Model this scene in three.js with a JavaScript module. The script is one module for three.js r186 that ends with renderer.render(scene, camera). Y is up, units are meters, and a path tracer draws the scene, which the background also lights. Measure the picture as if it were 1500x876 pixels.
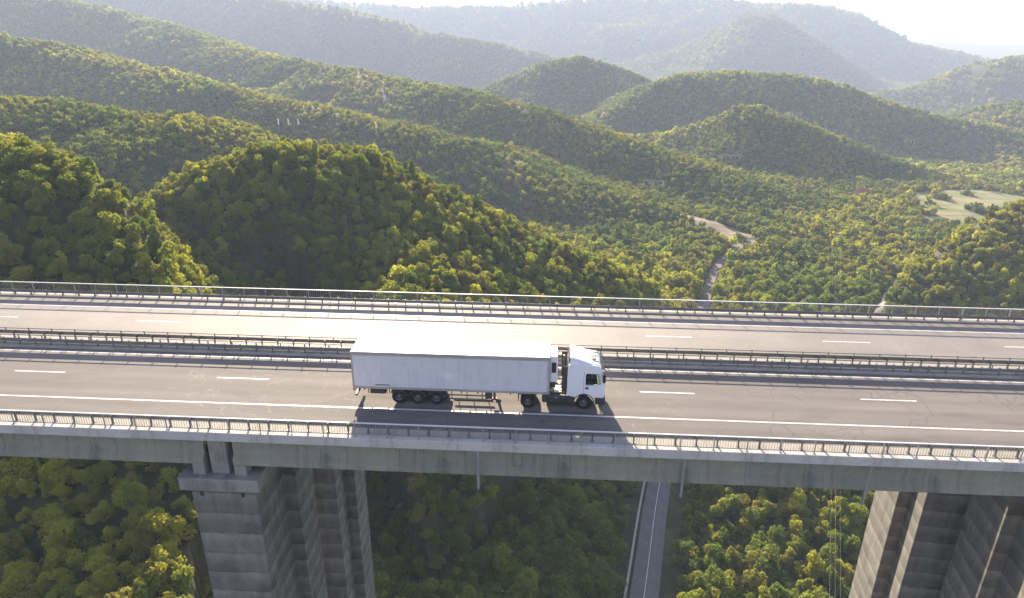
import * as THREE from 'three';
import { mergeGeometries, toCreasedNormals } from 'three/addons/utils/BufferGeometryUtils.js';
import { RoundedBoxGeometry } from 'three/addons/geometries/RoundedBoxGeometry.js';
import { MarchingCubes } from 'three/addons/objects/MarchingCubes.js';

// ---------------------------------------------------------------- camera, sky, sun, exposure
const R = Math.PI / 180;
const scene = new THREE.Scene();
const camera = new THREE.PerspectiveCamera(2 * Math.atan(438 / 1013) / R, 1024 / 598, 0.5, 12000);
const EYE = new THREE.Vector3(0, 25.62, 0);
camera.position.copy(EYE);
camera.rotation.set(-22.28 * R, 2.916 * R, 0.4815 * R, 'YXZ');
scene.add(camera);
const renderer = new THREE.WebGLRenderer({ antialias: true });
renderer.setSize(1024, 598);
renderer.toneMapping = THREE.LinearToneMapping;
renderer.toneMappingExposure = 4.2;
renderer.shadowMap.enabled = true;
renderer.shadowMap.type = THREE.PCFSoftShadowMap;

const SUN_AZ = -12.5 * R, SUN_EL = 18.0 * R;
const SUN = new THREE.Vector3(Math.sin(SUN_AZ) * Math.cos(SUN_EL), Math.sin(SUN_EL), -Math.cos(SUN_AZ) * Math.cos(SUN_EL));
const sun = new THREE.DirectionalLight(new THREE.Color().setRGB(1.0, 0.83, 0.62), 5.0);
sun.position.copy(SUN).multiplyScalar(600).add(new THREE.Vector3(0, 0, -60));
sun.target.position.set(0, 0, -60);
sun.castShadow = true;
Object.assign(sun.shadow.camera, { left: -320, right: 320, top: 260, bottom: -260, near: 1, far: 1800 });
sun.shadow.mapSize.set(4096, 4096);
scene.add(sun, sun.target);

{ // clear, slightly hazy evening air: pale horizon, soft blue overhead, aureole round the low sun
  const W = 1024, H = 512, data = new Float32Array(W * H * 4);
  for (let j = 0; j < H; j++) for (let i = 0; i < W; i++) {
    const el = ((j + 0.5) / H - 0.5) * Math.PI, az = ((i + 0.5) / W - 0.5) * 2 * Math.PI;
    const d = [Math.cos(el) * Math.cos(az), Math.sin(el), Math.cos(el) * Math.sin(az)];
    const cosT = Math.min(1, Math.max(-1, d[0] * SUN.x + d[1] * SUN.y + d[2] * SUN.z)), th = Math.acos(cosT) / R;
    const t = Math.pow(Math.max(0, Math.sin(Math.max(el, 0))), 0.45);
    const glow = 2.0 * Math.exp(-th / 7) + 0.40 * Math.exp(-th / 28);
    const k = (j * W + i) * 4;
    data[k] = 0.33 * (1 - t) + 0.035 * t + glow;
    data[k + 1] = 0.34 * (1 - t) + 0.062 * t + glow * 0.92;
    data[k + 2] = 0.39 * (1 - t) + 0.15 * t + glow * 0.78;
    data[k + 3] = 1;
  }
  const sky = new THREE.DataTexture(data, W, H, THREE.RGBAFormat, THREE.FloatType);
  sky.mapping = THREE.EquirectangularReflectionMapping;
  sky.magFilter = THREE.LinearFilter; sky.needsUpdate = true;
  scene.background = sky; scene.environment = sky;
}
scene.fog = new THREE.FogExp2(new THREE.Color().setRGB(0.62, 0.75, 1.0), 0.00024);

// ---------------------------------------------------------------- helpers
function rng(seed) { let s = seed >>> 0; return () => { s = (s + 0x6D2B79F5) >>> 0; let t = Math.imul(s ^ (s >>> 15), 1 | s); t = (t + Math.imul(t ^ (t >>> 7), 61 | t)) ^ t; return ((t ^ (t >>> 14)) >>> 0) / 4294967296; }; }
function hash2(x, y) { let h = Math.imul(x, 374761393) + Math.imul(y, 668265263) | 0; h = Math.imul(h ^ (h >>> 13), 1274126177); return ((h ^ (h >>> 16)) >>> 0) / 4294967296; }
function vnoise(x, y) { const xi = Math.floor(x), yi = Math.floor(y), a = x - xi, b = y - yi, u = a * a * (3 - 2 * a), v = b * b * (3 - 2 * b);
  return (hash2(xi, yi) * (1 - u) + hash2(xi + 1, yi) * u) * (1 - v) + (hash2(xi, yi + 1) * (1 - u) + hash2(xi + 1, yi + 1) * u) * v; }
function fbm(x, y, o = 4) { let s = 0, a = 0.5, n = 0; for (let i = 0; i < o; i++) { s += a * vnoise(x, y); n += a; a *= 0.5; x = x * 2.03 + 17.1; y = y * 2.03 + 9.7; } return s / n; }
const lerp = (a, b, t) => a + (b - a) * t, clamp01 = (t) => Math.max(0, Math.min(1, t));
const smooth = (a, b, x) => { const t = clamp01((x - a) / (b - a)); return t * t * (3 - 2 * t); };
const rgb = (r, g, b) => new THREE.Color().setRGB(r, g, b);

const taken = {};
function numbered(n) { const k = taken[n] = (taken[n] ?? -1) + 1; return k ? n + '_' + String(k).padStart(3, '0') : n; }
function shade(m) { m.castShadow = m.receiveShadow = true; return m; }
function thing(name, label, category, group, kind) { const o = new THREE.Group(); o.name = numbered(name); o.userData = { label, category }; if (group) o.userData.group = group; if (kind) o.userData.kind = kind; scene.add(o); return o; }
function part(name, geo, mat, parent, kind) { const m = shade(new THREE.Mesh(geo, mat)); m.name = name; if (kind) m.userData.kind = kind; parent.add(m); return m; }
function single(name, geo, mat, label, category, group, kind) { const m = shade(new THREE.Mesh(geo, mat)); m.name = numbered(name); m.userData = { label, category }; if (group) m.userData.group = group; if (kind) m.userData.kind = kind; scene.add(m); return m; }
function box(x0, x1, y0, y1, z0, z1) { const g = new THREE.BoxGeometry(x1 - x0, y1 - y0, z1 - z0); g.translate((x0 + x1) / 2, (y0 + y1) / 2, (z0 + z1) / 2); return g; }
function rbox(x0, x1, y0, y1, z0, z1, r = 0.02, s = 2) { const g = new RoundedBoxGeometry(x1 - x0, y1 - y0, z1 - z0, s, r); g.translate((x0 + x1) / 2, (y0 + y1) / 2, (z0 + z1) / 2); return g; }
function bar(a, b, r, n = 6, r2 = r) { const A = new THREE.Vector3(...a), B = new THREE.Vector3(...b), L = A.distanceTo(B); const g = new THREE.CylinderGeometry(r2, r, L, n, 1); g.translate(0, L / 2, 0);
  g.applyQuaternion(new THREE.Quaternion().setFromUnitVectors(new THREE.Vector3(0, 1, 0), B.clone().sub(A).normalize())); g.translate(...a); return g; }
const noIndex = (g) => (g.index ? g.toNonIndexed() : g);
const merge = (list) => mergeGeometries(list.map((g) => { const q = noIndex(g); for (const k of Object.keys(q.attributes)) if (!['position', 'normal', 'uv'].includes(k)) q.deleteAttribute(k); return q; }));
// profile in (z, y) swept along x
function sweepX(pts, x0, x1) { const s = new THREE.Shape(pts.map(([z, y]) => new THREE.Vector2(z, y))); const g = new THREE.ExtrudeGeometry(s, { depth: x1 - x0, bevelEnabled: false });
  const p = g.attributes.position; for (let i = 0; i < p.count; i++) p.setXYZ(i, x1 - p.getZ(i), p.getY(i), p.getX(i)); g.computeVertexNormals(); return g; }
// profile in (x, y) swept along z, with holes
function sweepZ(pts, z0, z1, holes = [], bevel = 0) { const s = new THREE.Shape(pts.map(([x, y]) => new THREE.Vector2(x, y))); for (const h of holes) s.holes.push(new THREE.Path(h.map(([x, y]) => new THREE.Vector2(x, y))));
  const g = new THREE.ExtrudeGeometry(s, { depth: z1 - z0 - 2 * bevel, bevelEnabled: bevel > 0, bevelThickness: bevel, bevelSize: bevel, bevelOffset: -bevel, bevelSegments: 3 }); g.translate(0, 0, z0 + bevel); return g; }
function uvWorld(g, f) { const p = g.attributes.position, uv = new Float32Array(p.count * 2); for (let i = 0; i < p.count; i++) { const q = f(p.getX(i), p.getY(i), p.getZ(i)); uv[i * 2] = q[0]; uv[i * 2 + 1] = q[1]; } g.setAttribute('uv', new THREE.BufferAttribute(uv, 2)); return g; }
function noiseTex(w, h, f, srgb = true) { const d = new Uint8Array(w * h * 4); for (let j = 0; j < h; j++) for (let i = 0; i < w; i++) { const c = f(i / w, j / h, i, j), k = (j * w + i) * 4; for (let q = 0; q < 3; q++) d[k + q] = Math.max(0, Math.min(255, c[q] * 255)); d[k + 3] = 255; }
  const t = new THREE.DataTexture(d, w, h); t.wrapS = t.wrapT = THREE.RepeatWrapping; t.magFilter = THREE.LinearFilter; t.minFilter = THREE.LinearMipmapLinearFilter; t.generateMipmaps = true; if (srgb) t.colorSpace = THREE.SRGBColorSpace; t.needsUpdate = true; return t; }
// noise that repeats over a unit tile
function tile(u, v, n, o = 4) { let s = 0, a = 0.5, t = 0; for (let k = 0; k < o; k++) { const x = u * n, y = v * n, xi = Math.floor(x), yi = Math.floor(y), fx = x - xi, fy = y - yi, p = fx * fx * (3 - 2 * fx), q = fy * fy * (3 - 2 * fy), m = (i) => ((i % n) + n) % n;
  s += a * ((hash2(m(xi) + k * 91, m(yi)) * (1 - p) + hash2(m(xi + 1) + k * 91, m(yi)) * p) * (1 - q) + (hash2(m(xi) + k * 91, m(yi + 1)) * (1 - p) + hash2(m(xi + 1) + k * 91, m(yi + 1)) * p) * q); t += a; a *= 0.5; n *= 2; } return s / t; }

// ---------------------------------------------------------------- materials
const concTex = noiseTex(1024, 1024, (u, v, i, j) => { const n = tile(u, v, 4, 5), f = tile(u, v, 64, 2), st = tile(u, v * 0.25, 24, 3), blot = smooth(0.55, 0.72, tile(u + 0.31, v, 6, 4)); const g = 0.60 + 0.12 * (n - 0.5) + 0.05 * (f - 0.5) - 0.04 * smooth(0.55, 0.75, st) - 0.06 * blot; return [g * 1.0, g * 0.985, g * 0.94]; });
const M = {};
M.concrete = new THREE.MeshStandardMaterial({ map: concTex, color: rgb(0.82, 0.82, 0.82), roughness: 0.92 });
M.kerb = new THREE.MeshStandardMaterial({ map: concTex, color: rgb(1.0, 0.98, 0.94), roughness: 0.85 });
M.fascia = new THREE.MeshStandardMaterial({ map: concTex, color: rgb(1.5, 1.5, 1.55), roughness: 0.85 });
const steelTex = noiseTex(256, 256, (u, v) => { const n = tile(u, v, 8, 4), g = 0.62 + 0.25 * (n - 0.5); return [g, g, g * 0.99]; });
M.steel = new THREE.MeshStandardMaterial({ map: steelTex, color: rgb(0.62, 0.62, 0.60), roughness: 0.55, metalness: 0.5 });
M.railpaint = new THREE.MeshStandardMaterial({ map: steelTex, color: rgb(0.95, 0.96, 0.98), roughness: 0.5, metalness: 0.25 });
M.handrail = new THREE.MeshStandardMaterial({ map: steelTex, color: rgb(1.7, 1.7, 1.7), roughness: 0.6, metalness: 0 });
M.paintline = new THREE.MeshStandardMaterial({ map: noiseTex(512, 128, (u, v) => { const n = tile(u, v, 32, 3), w = smooth(0.6, 0.72, n), g = lerp(0.80, 0.52, w); return [g, g, g * 0.98]; }), roughness: 0.55 });
M.rubber = new THREE.MeshStandardMaterial({ color: rgb(0.018, 0.018, 0.018), roughness: 0.85 });
M.dark = new THREE.MeshStandardMaterial({ color: rgb(0.025, 0.025, 0.027), roughness: 0.6 });
M.chassis = new THREE.MeshStandardMaterial({ color: rgb(0.05, 0.047, 0.045), roughness: 0.6 });
M.plasticGrey = new THREE.MeshStandardMaterial({ color: rgb(0.05, 0.05, 0.052), roughness: 0.55 });
M.alu = new THREE.MeshStandardMaterial({ map: steelTex, color: rgb(0.9, 0.9, 0.9), roughness: 0.35, metalness: 0.8 });
M.cabPaint = new THREE.MeshPhysicalMaterial({ color: rgb(0.80, 0.81, 0.83), roughness: 0.32, clearcoat: 0.6, clearcoatRoughness: 0.12 });
M.glass = new THREE.MeshPhysicalMaterial({ color: rgb(0.72, 0.78, 0.76), transmission: 1, thickness: 0, roughness: 0.03, ior: 1.5 });

// ---------------------------------------------------------------- terrain shape
const RIDGES = [
  { name: 'near_left_spur', sb: 2, r: 5, s0: 66, s2: 0.85, p: [[-189.7,1.6,-177.8,0.24],[-154.2,-2.2,-163.8,0.24],[-122.9,-3.9,-151.4,0.24],[-111.2,-4.7,-147.9,0.24],[-101.4,-7.5,-143.8,0.24],[-94.6,-10.8,-141.3,0.24],[-87.5,-15.9,-133.9,0.24],[-80.9,-22.1,-126.3,0.24],[-74.7,-28.2,-118.4,0.24],[-65.0,-39.3,-103.2,0.24],[-55.4,-48.5,-85.7,0.24]] },
  { name: 'middle_spur', sb: 0.5, r: 18, s0: 72, s2: 1, p: [[-112.8,-36.7,-181.9,0.5],[-111.9,-30.3,-191.7,0.55],[-108.7,-24.8,-201.6,0.6],[-104.3,-20.7,-209.5,0.6],[-98.0,-17.7,-215.8,0.6],[-89.1,-16.8,-221.8,0.6],[-73.9,-17.9,-223.1,0.6],[-58.5,-20.3,-223.5,0.58],[-47.7,-25.8,-224.0,0.4],[-36.6,-31.3,-224.0,0.16],[-23.1,-37.6,-224.8,0.13],[-9.4,-43.7,-224.8,0.12],[2.3,-48.7,-224.0,0.12],[13.9,-52.9,-223.6,0.12],[25.6,-57.9,-221.5,0.12],[37.1,-63.5,-218.9,0.12],[45.7,-77.1,-208.0,0.12]] },
  { name: 'second_ridge', sb: 0.35, r: 18, s0: 200, s2: 0.4, p: [[-836.7,31.0,-789.0,0.55],[-581.7,-1.1,-751.1,0.55],[-505.9,-13.7,-744.4,0.55],[-424.3,-28.5,-725.0,0.55],[-325.7,-39.0,-664.5,0.55],[-250.7,-45.9,-621.3,0.55],[-197.1,-47.3,-587.8,0.55],[-153.7,-50.8,-554.1,0.55],[-102.8,-54.9,-514.8,0.5],[-48.9,-62.8,-479.5,0.36],[-19.9,-68.8,-464.6,0.33],[12.2,-76.5,-449.8,0.3],[42.6,-82.1,-437.9,0.28],[64.9,-84.6,-425.1,0.25],[86.4,-90.0,-413.1,0.25]] },
  { name: 'third_ridge', sb: 0.35, r: 20, s0: 300, s2: 0.4, p: [[-1652.3,150.7,-1600.0,0.5],[-1146.9,69.2,-1514.8,0.5],[-949.8,37.3,-1469.8,0.5],[-819.7,12.8,-1432.0,0.5],[-527.9,-25.5,-1166.1,0.5],[-360.8,-36.2,-1007.3,0.5],[-218.9,-42.6,-862.7,0.5],[-112.7,-47.6,-756.7,0.5],[-50.0,-50.3,-690.2,0.46],[-3.4,-56.6,-642.0,0.46],[43.3,-64.7,-598.4,0.36],[83.9,-73.7,-555.7,0.35],[110.9,-78.9,-526.5,0.35],[131.8,-84.2,-505.1,0.35]] },
  { name: 'hazy_left_ridge', sb: 0.35, r: 40, s0: 500, s2: 0.4, p: [[-1720.8,194.2,-2638.4,0.58],[-1084.3,74.3,-2554.4,0.58],[-741.2,42.8,-2439.9,0.58],[-523.9,7.3,-2372.9,0.58],[-424.4,-39.3,-2301.2,0.55],[-321.0,-33.4,-2257.3,0.55],[-180.9,-54.1,-2212.6,0.55],[-55.8,-77.6,-2159.3,0.55],[44.3,-103.4,-2099.5,0.52],[138.5,-133.6,-2020.3,0.52],[225.9,-166.2,-1936.9,0.52]] },
  { name: 'rounded_hill', sb: 0.35, r: 30, s0: 500, s2: 0.4, p: [[-190.2,-112.6,-1273.9,0.55],[-128.3,-99.6,-1269.5,0.55],[-79.5,-75.5,-1262.5,0.55],[-8.7,-48.2,-1253.0,0.55],[48.7,-39.3,-1241.0,0.55],[106.2,-54.5,-1231.4,0.55],[151.3,-66.3,-1220.7,0.55],[206.8,-89.0,-1201.3,0.55]] },
  { name: 'main_mountain', sb: 0.35, r: 30, s0: 500, s2: 0.4, p: [[37.3,-109.6,-849.2,0.55],[64.6,-102.2,-897.7,0.55],[101.9,-79.2,-944.5,0.55],[140.0,-60.8,-975.0,0.55],[176.6,-49.7,-984.3,0.58],[249.2,-43.1,-989.1,0.58],[310.4,-45.4,-982.1,0.58],[355.7,-53.1,-956.0,0.58],[413.4,-70.0,-921.5,0.55],[471.6,-84.1,-881.8,0.55],[510.0,-90.1,-848.5,0.52],[533.3,-93.6,-822.2,0.52],[610.9,-105.1,-727.6,0.52]] },
  { name: 'front_knoll', sb: 0.4, r: 16, s0: 400, s2: 0.4, p: [[72.0,-105.2,-776.7,0.52],[124.2,-87.8,-739.6,0.52],[159.9,-71.9,-717.4,0.55],[178.9,-59.0,-705.7,0.55],[195.2,-54.4,-695.1,0.55],[219.7,-61.3,-677.3,0.55],[245.7,-70.6,-657.6,0.52],[269.9,-79.7,-637.2,0.49],[297.3,-90.5,-613.8,0.46],[321.4,-102.1,-587.9,0.43]] },
  { name: 'distant_mountain', sb: 0.35, r: 60, s0: 2000, s2: 0.4, p: [[-1972.7,195.6,-4211.9,0.36],[-1202.6,76.6,-4224.1,0.36],[-804.3,54.0,-4186.4,0.36],[-336.3,63.7,-4120.3,0.36],[72.9,92.1,-4004.3,0.36],[317.9,105.3,-3927.2,0.36],[649.1,111.6,-3821.3,0.36],[831.1,92.1,-3719.3,0.36],[1029.2,73.6,-3601.8,0.36],[1208.0,67.6,-3478.2,0.36],[1295.7,39.3,-3377.0,0.36],[1407.5,-27.9,-3262.3,0.36],[1470.5,-71.6,-3191.5,0.36],[1599.1,-101.5,-3099.8,0.36],[1694.6,-117.5,-3018.9,0.36],[1858.0,-175.0,-2874.9,0.36]] },
  { name: 'distant_spur', sb: 0.35, r: 40, s0: 900, s2: 0.4, p: [[39.5,-232.4,-3162.8,0.36],[315.5,-145.7,-3025.6,0.36],[519.3,-88.1,-2951.7,0.36],[633.0,-15.7,-2898.7,0.36],[719.3,31.0,-2854.8,0.38],[808.0,36.3,-2814.3,0.38],[898.5,-11.6,-2763.6,0.38],[987.1,-69.6,-2709.8,0.36],[1092.3,-143.0,-2636.7,0.36],[1212.6,-210.6,-2558.2,0.34]] },
  { name: 'right_mountain', sb: 0.35, r: 40, s0: 900, s2: 0.4, p: [[760.8,-153.6,-1767.2,0.52],[841.1,-128.5,-1744.9,0.52],[892.2,-102.5,-1733.9,0.52],[963.4,-70.2,-1710.3,0.52],[1043.2,-50.3,-1678.2,0.52],[1161.9,-18.8,-1614.3,0.52],[1275.7,-2.8,-1542.9,0.52]] },
  { name: 'right_foothill', sb: 0.4, r: 24, s0: 700, s2: 0.4, p: [[573.1,-112.8,-1088.3,0.49],[603.4,-97.2,-1060.4,0.49],[649.8,-77.2,-1020.7,0.49],[727.4,-50.9,-954.4,0.49]] },
  { name: 'right_slope', sb: 2, r: 5, s0: 160, s2: 0.3, p: [[140.0,-80.9,-265.3,0.15],[154.7,-72.1,-277.8,0.15],[173.8,-63.1,-292.2,0.16],[189.9,-57.8,-303.5,0.17],[213.7,-52.4,-316.6,0.17],[361.2,-45.01,-413.6,0.17]] },
  { name: 'upper_left_ridge', sb: 0.45, r: 18, s0: 200, s2: 0.5, p: [[-458.3,-11.8,-417.6,0.34],[-299.1,-19.2,-375.4,0.34],[-257.2,-21.6,-369.3,0.34],[-218.0,-26.2,-364.8,0.34],[-181.2,-28.4,-356.6,0.34],[-159.6,-34.4,-350.4,0.34],[-132.4,-43.4,-345.5,0.34],[-97.4,-56.8,-341.4,0.34]] },
];
for (const q of RIDGES) { let a = 1e9, b = -1e9, c = 1e9, d = -1e9, top = -1e9; for (const [x, y, z] of q.p) { a = Math.min(a, x); b = Math.max(b, x); c = Math.min(c, z); d = Math.max(d, z); top = Math.max(top, y); } q.box = [a, b, c, d]; q.top = top; }
const FLOOR = [[0, -81], [110, -82], [145, -84], [290, -87], [430, -92], [570, -97], [700, -106], [1000, -128], [1500, -160], [2500, -190], [6000, -230]];
function floorY(d) { for (let i = 1; i < FLOOR.length; i++) if (d < FLOOR[i][0]) return lerp(FLOOR[i - 1][1], FLOOR[i][1], (d - FLOOR[i - 1][0]) / (FLOOR[i][0] - FLOOR[i - 1][0])); return -230; }
const smax = (a, b, k) => { const h = clamp01(0.5 + 0.5 * (a - b) / k); return lerp(b, a, h) + k * h * (1 - h); };
const ROAD = [[4, -30], [12, -66], [21.5, -106.7], [30, -144.7], [48, -210], [68.7, -278], [80.6, -317], [91, -341], [106, -366], [118, -380]];
const PATH = [[126, -250], [138, -270], [150, -290], [160, -306], [168, -320]];
function nearestOn(line, x, z) { let best = 1e9, bx = 0, bz = 0; for (let i = 1; i < line.length; i++) { const [ax, az] = line[i - 1], [cx, cz] = line[i], ux = cx - ax, uz = cz - az, t = clamp01(((x - ax) * ux + (z - az) * uz) / (ux * ux + uz * uz)), px = ax + ux * t, pz = az + uz * t, d = Math.hypot(x - px, z - pz); if (d < best) { best = d; bx = px; bz = pz; } } return [best, bx, bz]; }
let domin = -1;
function rawHeight(x, z) {
  const d = Math.hypot(x, z);
  let h = floorY(d) + (fbm(x / 40, z / 40, 3) - 0.5) * 3;
  domin = -1;
  let bestR = -1e9;
  const base = h;
  for (let q = 0; q < RIDGES.length; q++) {
    const g = RIDGES[q], far = Math.max(g.box[0] - x, x - g.box[1], g.box[2] - z, z - g.box[3], 0);
    if (g.top - far * 0.13 < base - 20) continue;
    let bs = 1e18, by = 0, bf = 0, side = 1;
    for (let i = 1; i < g.p.length; i++) {
      const A = g.p[i - 1], B = g.p[i], ux = B[0] - A[0], uz = B[2] - A[2], t = clamp01(((x - A[0]) * ux + (z - A[2]) * uz) / (ux * ux + uz * uz)), dx = x - A[0] - ux * t, dz = z - A[2] - uz * t, s = dx * dx + dz * dz;
      if (s < bs) { bs = s; by = lerp(A[1], B[1], t); bf = lerp(A[3], B[3], t); side = ux * dz - uz * dx; }
    }
    const s = Math.sqrt(bs), sl = side > 0 ? bf : g.sb, e = Math.sqrt(bs + g.r * g.r) - g.r;
    // spurs and gullies run down from the crest
    const gul = g.r * (q < 2 ? 0.45 : 0.9) * (fbm(x / (g.r * 7) + q * 31, z / (g.r * 7), 3) - 0.5) * Math.min(1, s / (g.r * 3)) * 2;
    const fine = (fbm(x / (g.r * 1.8) + q * 7, z / (g.r * 1.8), 3) - 0.5) * g.r * 0.28;
    let r = by - sl * Math.min(e, g.s0) - g.s2 * Math.max(0, e - g.s0) + gul + fine;
    if (r > bestR) { bestR = r; domin = r > base - 4 ? q : -1; }
    h = smax(h, r, Math.max(5, Math.min(30, d * 0.02)));
  }
  return h;
}
const d2 = (x, z) => Math.hypot(x, z);
function height(x, z) {
  let h = rawHeight(x, z); const d0 = domin;
  if (z < -20 && z > -430 && x > -30 && x < 270) for (const [line, w] of [[ROAD, 7]]) { const [d, px, pz] = nearestOn(line, x, z); if (d < w + 12) { const hr = floorY(Math.hypot(px, pz)) + (line === PATH ? 2 : 0); h = lerp(hr, h, smooth(w, w + 12, d)); } }
  if (x > 150 && x < 560 && z < -370 && z > -680) { const e = Math.hypot((x - 355) / 150, (z + 520) / 95); if (e < 1.25) h = lerp(floorY(d2(x, z)) + (fbm(x / 30, z / 30, 2) - 0.5) * 1.5, h, smooth(0.85, 1.25, e)); }
  domin = d0; return h;
}

// ---------------------------------------------------------------- ground sheet
{
  const az = [], ra = [];
  const HEAD = -2.916;
  for (let a = -180; a < 180;) { az.push(a); const off = Math.abs(a - HEAD); a += off < 44 ? 0.22 : off < 70 ? 0.9 : 4; }
  for (let r = 6; r < 7400; r *= r < 60 ? 1.08 : 1.0105) ra.push(r); ra.push(8500, 10500);
  const n = az.length, pos = new Float32Array(n * ra.length * 3), uv = new Float32Array(n * ra.length * 2), idx = [];
  ra.forEach((r, j) => az.forEach((a, i) => { const x = Math.sin(a * R) * r, z = -Math.cos(a * R) * r, k = j * n + i; pos[k * 3] = x; pos[k * 3 + 1] = height(x, z); pos[k * 3 + 2] = z; uv[k * 2] = x / 40; uv[k * 2 + 1] = z / 40;
    if (j) { const i2 = (i + 1) % n, a0 = (j - 1) * n + i, b0 = (j - 1) * n + i2, a1 = k, b1 = j * n + i2; idx.push(a0, b0, a1, b0, b1, a1); } }));
  const g = new THREE.BufferGeometry(); g.setAttribute('position', new THREE.BufferAttribute(pos, 3)); g.setAttribute('uv', new THREE.BufferAttribute(uv, 2)); g.setIndex(idx); g.computeVertexNormals();
  const nn = g.attributes.normal; let up = 0; for (let i = 0; i < 200; i++) up += nn.getY(i * 50); if (up < 0) { for (let i = 0; i < idx.length; i += 3) { const t = idx[i]; idx[i] = idx[i + 1]; idx[i + 1] = t; } g.setIndex(idx); g.computeVertexNormals(); }
  const soil = noiseTex(512, 512, (u, v) => { const n1 = tile(u, v, 8, 5), n2 = tile(u + 0.4, v, 40, 3), w = smooth(0.4, 0.6, n1); return [lerp(0.19, 0.27, w) + 0.10 * (n2 - 0.5), lerp(0.22, 0.26, w) + 0.10 * (n2 - 0.5), lerp(0.10, 0.15, w) + 0.07 * (n2 - 0.5)]; });
  const m = shade(new THREE.Mesh(g, new THREE.MeshStandardMaterial({ map: soil, roughness: 1 })));
  m.name = 'terrain'; m.userData = { kind: 'structure', label: 'wooded hills and valley floor below the viaduct', category: 'terrain' }; scene.add(m);
}
// a sheet that follows the ground
function ribbon(line, half, lift, uvs = 6, off = 0) {
  const c = new THREE.CatmullRomCurve3(line.map(([x, z]) => new THREE.Vector3(x, 0, z))), L = c.getLength(), n = Math.ceil(L / 2), pos = [], uv = [], idx = [];
  for (let i = 0; i <= n; i++) { const p = c.getPointAt(i / n), t = c.getTangentAt(i / n), nx = -t.z, nz = t.x; for (let k = 0; k < 5; k++) { const w = off + lerp(-half, half, k / 4) * (1 + 0.0 * i), x = p.x + nx * w, z = p.z + nz * w; pos.push(x, height(x, z) + lift, z); uv.push(L * i / n / uvs, w / uvs); if (i && k) { const a = (i - 1) * 5 + k - 1, b = i * 5 + k - 1; idx.push(a, a + 1, b, a + 1, b + 1, b); } } }
  const g = new THREE.BufferGeometry(); g.setAttribute('position', new THREE.Float32BufferAttribute(pos, 3)); g.setAttribute('uv', new THREE.Float32BufferAttribute(uv, 2)); g.setIndex(idx); g.computeVertexNormals(); return g;
}
const oldAsphalt = noiseTex(512, 512, (u, v) => { const n = tile(u, v, 6, 5), f = tile(u, v, 90, 2), g = 0.36 + 0.10 * (n - 0.5) + 0.10 * (f - 0.5); return [g, g, g * 1.0]; });
const dryGrass = noiseTex(512, 512, (u, v) => { const n = tile(u, v, 6, 5), f = tile(u + 0.5, v, 50, 3), w = smooth(0.35, 0.65, n); return [lerp(0.52, 0.70, w) + 0.12 * (f - 0.5), lerp(0.55, 0.62, w) + 0.12 * (f - 0.5), lerp(0.30, 0.42, w) + 0.1 * (f - 0.5)]; });
const dirtTex = noiseTex(512, 512, (u, v) => { const n = tile(u, v, 8, 5), f = tile(u, v, 60, 2), g = 0.66 + 0.2 * (n - 0.5) + 0.08 * (f - 0.5); return [g, g * 0.93, g * 0.8]; });
M.valleyRoad = new THREE.MeshStandardMaterial({ map: oldAsphalt, roughness: 0.85 });
M.gravelRoad = new THREE.MeshStandardMaterial({ map: dirtTex, color: rgb(0.36, 0.37, 0.4), roughness: 0.95 });
M.dryGrass = new THREE.MeshStandardMaterial({ map: dryGrass, color: rgb(0.44, 0.50, 0.42), roughness: 1 });
M.dirt = new THREE.MeshStandardMaterial({ map: dirtTex, color: rgb(0.42, 0.40, 0.36), roughness: 1 });
{
  const low = ROAD.slice(0, 6), high = ROAD.slice(5);
  const road = single('valley_road', ribbon(low, 2.8, 0.30), M.valleyRoad, 'narrow asphalt road running under the viaduct along the valley', 'road', null, 'structure');
  part('centre_line', ribbon(low, 0.06, 0.32), M.paintline, road);
  single('gravel_road', ribbon(high, 2.1, 0.30), M.gravelRoad, 'pale gravel road bending out of the trees in the valley', 'road', null, 'structure');
  single('gravel_road', ribbon([[106, -366], [98, -378], [92, -395], [84, -425], [78, -450]], 1.6, 0.28), M.gravelRoad, 'faint dirt track crossing the bare clearing in the valley', 'track', null, 'structure');
  single('gravel_road', ribbon(PATH, 1.5, 0.30), M.valleyRoad, 'shaded track at the foot of the right hillside', 'track', null, 'structure');  // dark asphalt colour stands in for the shade on this track
  // low concrete kerb along the left of the valley road, one block after another
  const c = new THREE.CatmullRomCurve3(low.map(([x, z]) => new THREE.Vector3(x, 0, z))), L = c.getLength(), wall = thing('roadside_parapet', 'low pale concrete parapet along the left edge of the valley road', 'parapet');
  const blk = rbox(-0.25, 0.25, -0.3, 0.7, -1.45, 1.45, 0.05);
  for (let s = 40; s < 190; s += 3) { const p = c.getPointAt(s / L), t = c.getTangentAt(s / L), x = p.x + t.z * 3.7, z = p.z - t.x * 3.7; const b = part('parapet_block', blk, M.kerb, wall); b.position.set(x, height(x, z) + 0.1, z); b.rotation.y = Math.atan2(t.x, t.z); }
}
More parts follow.
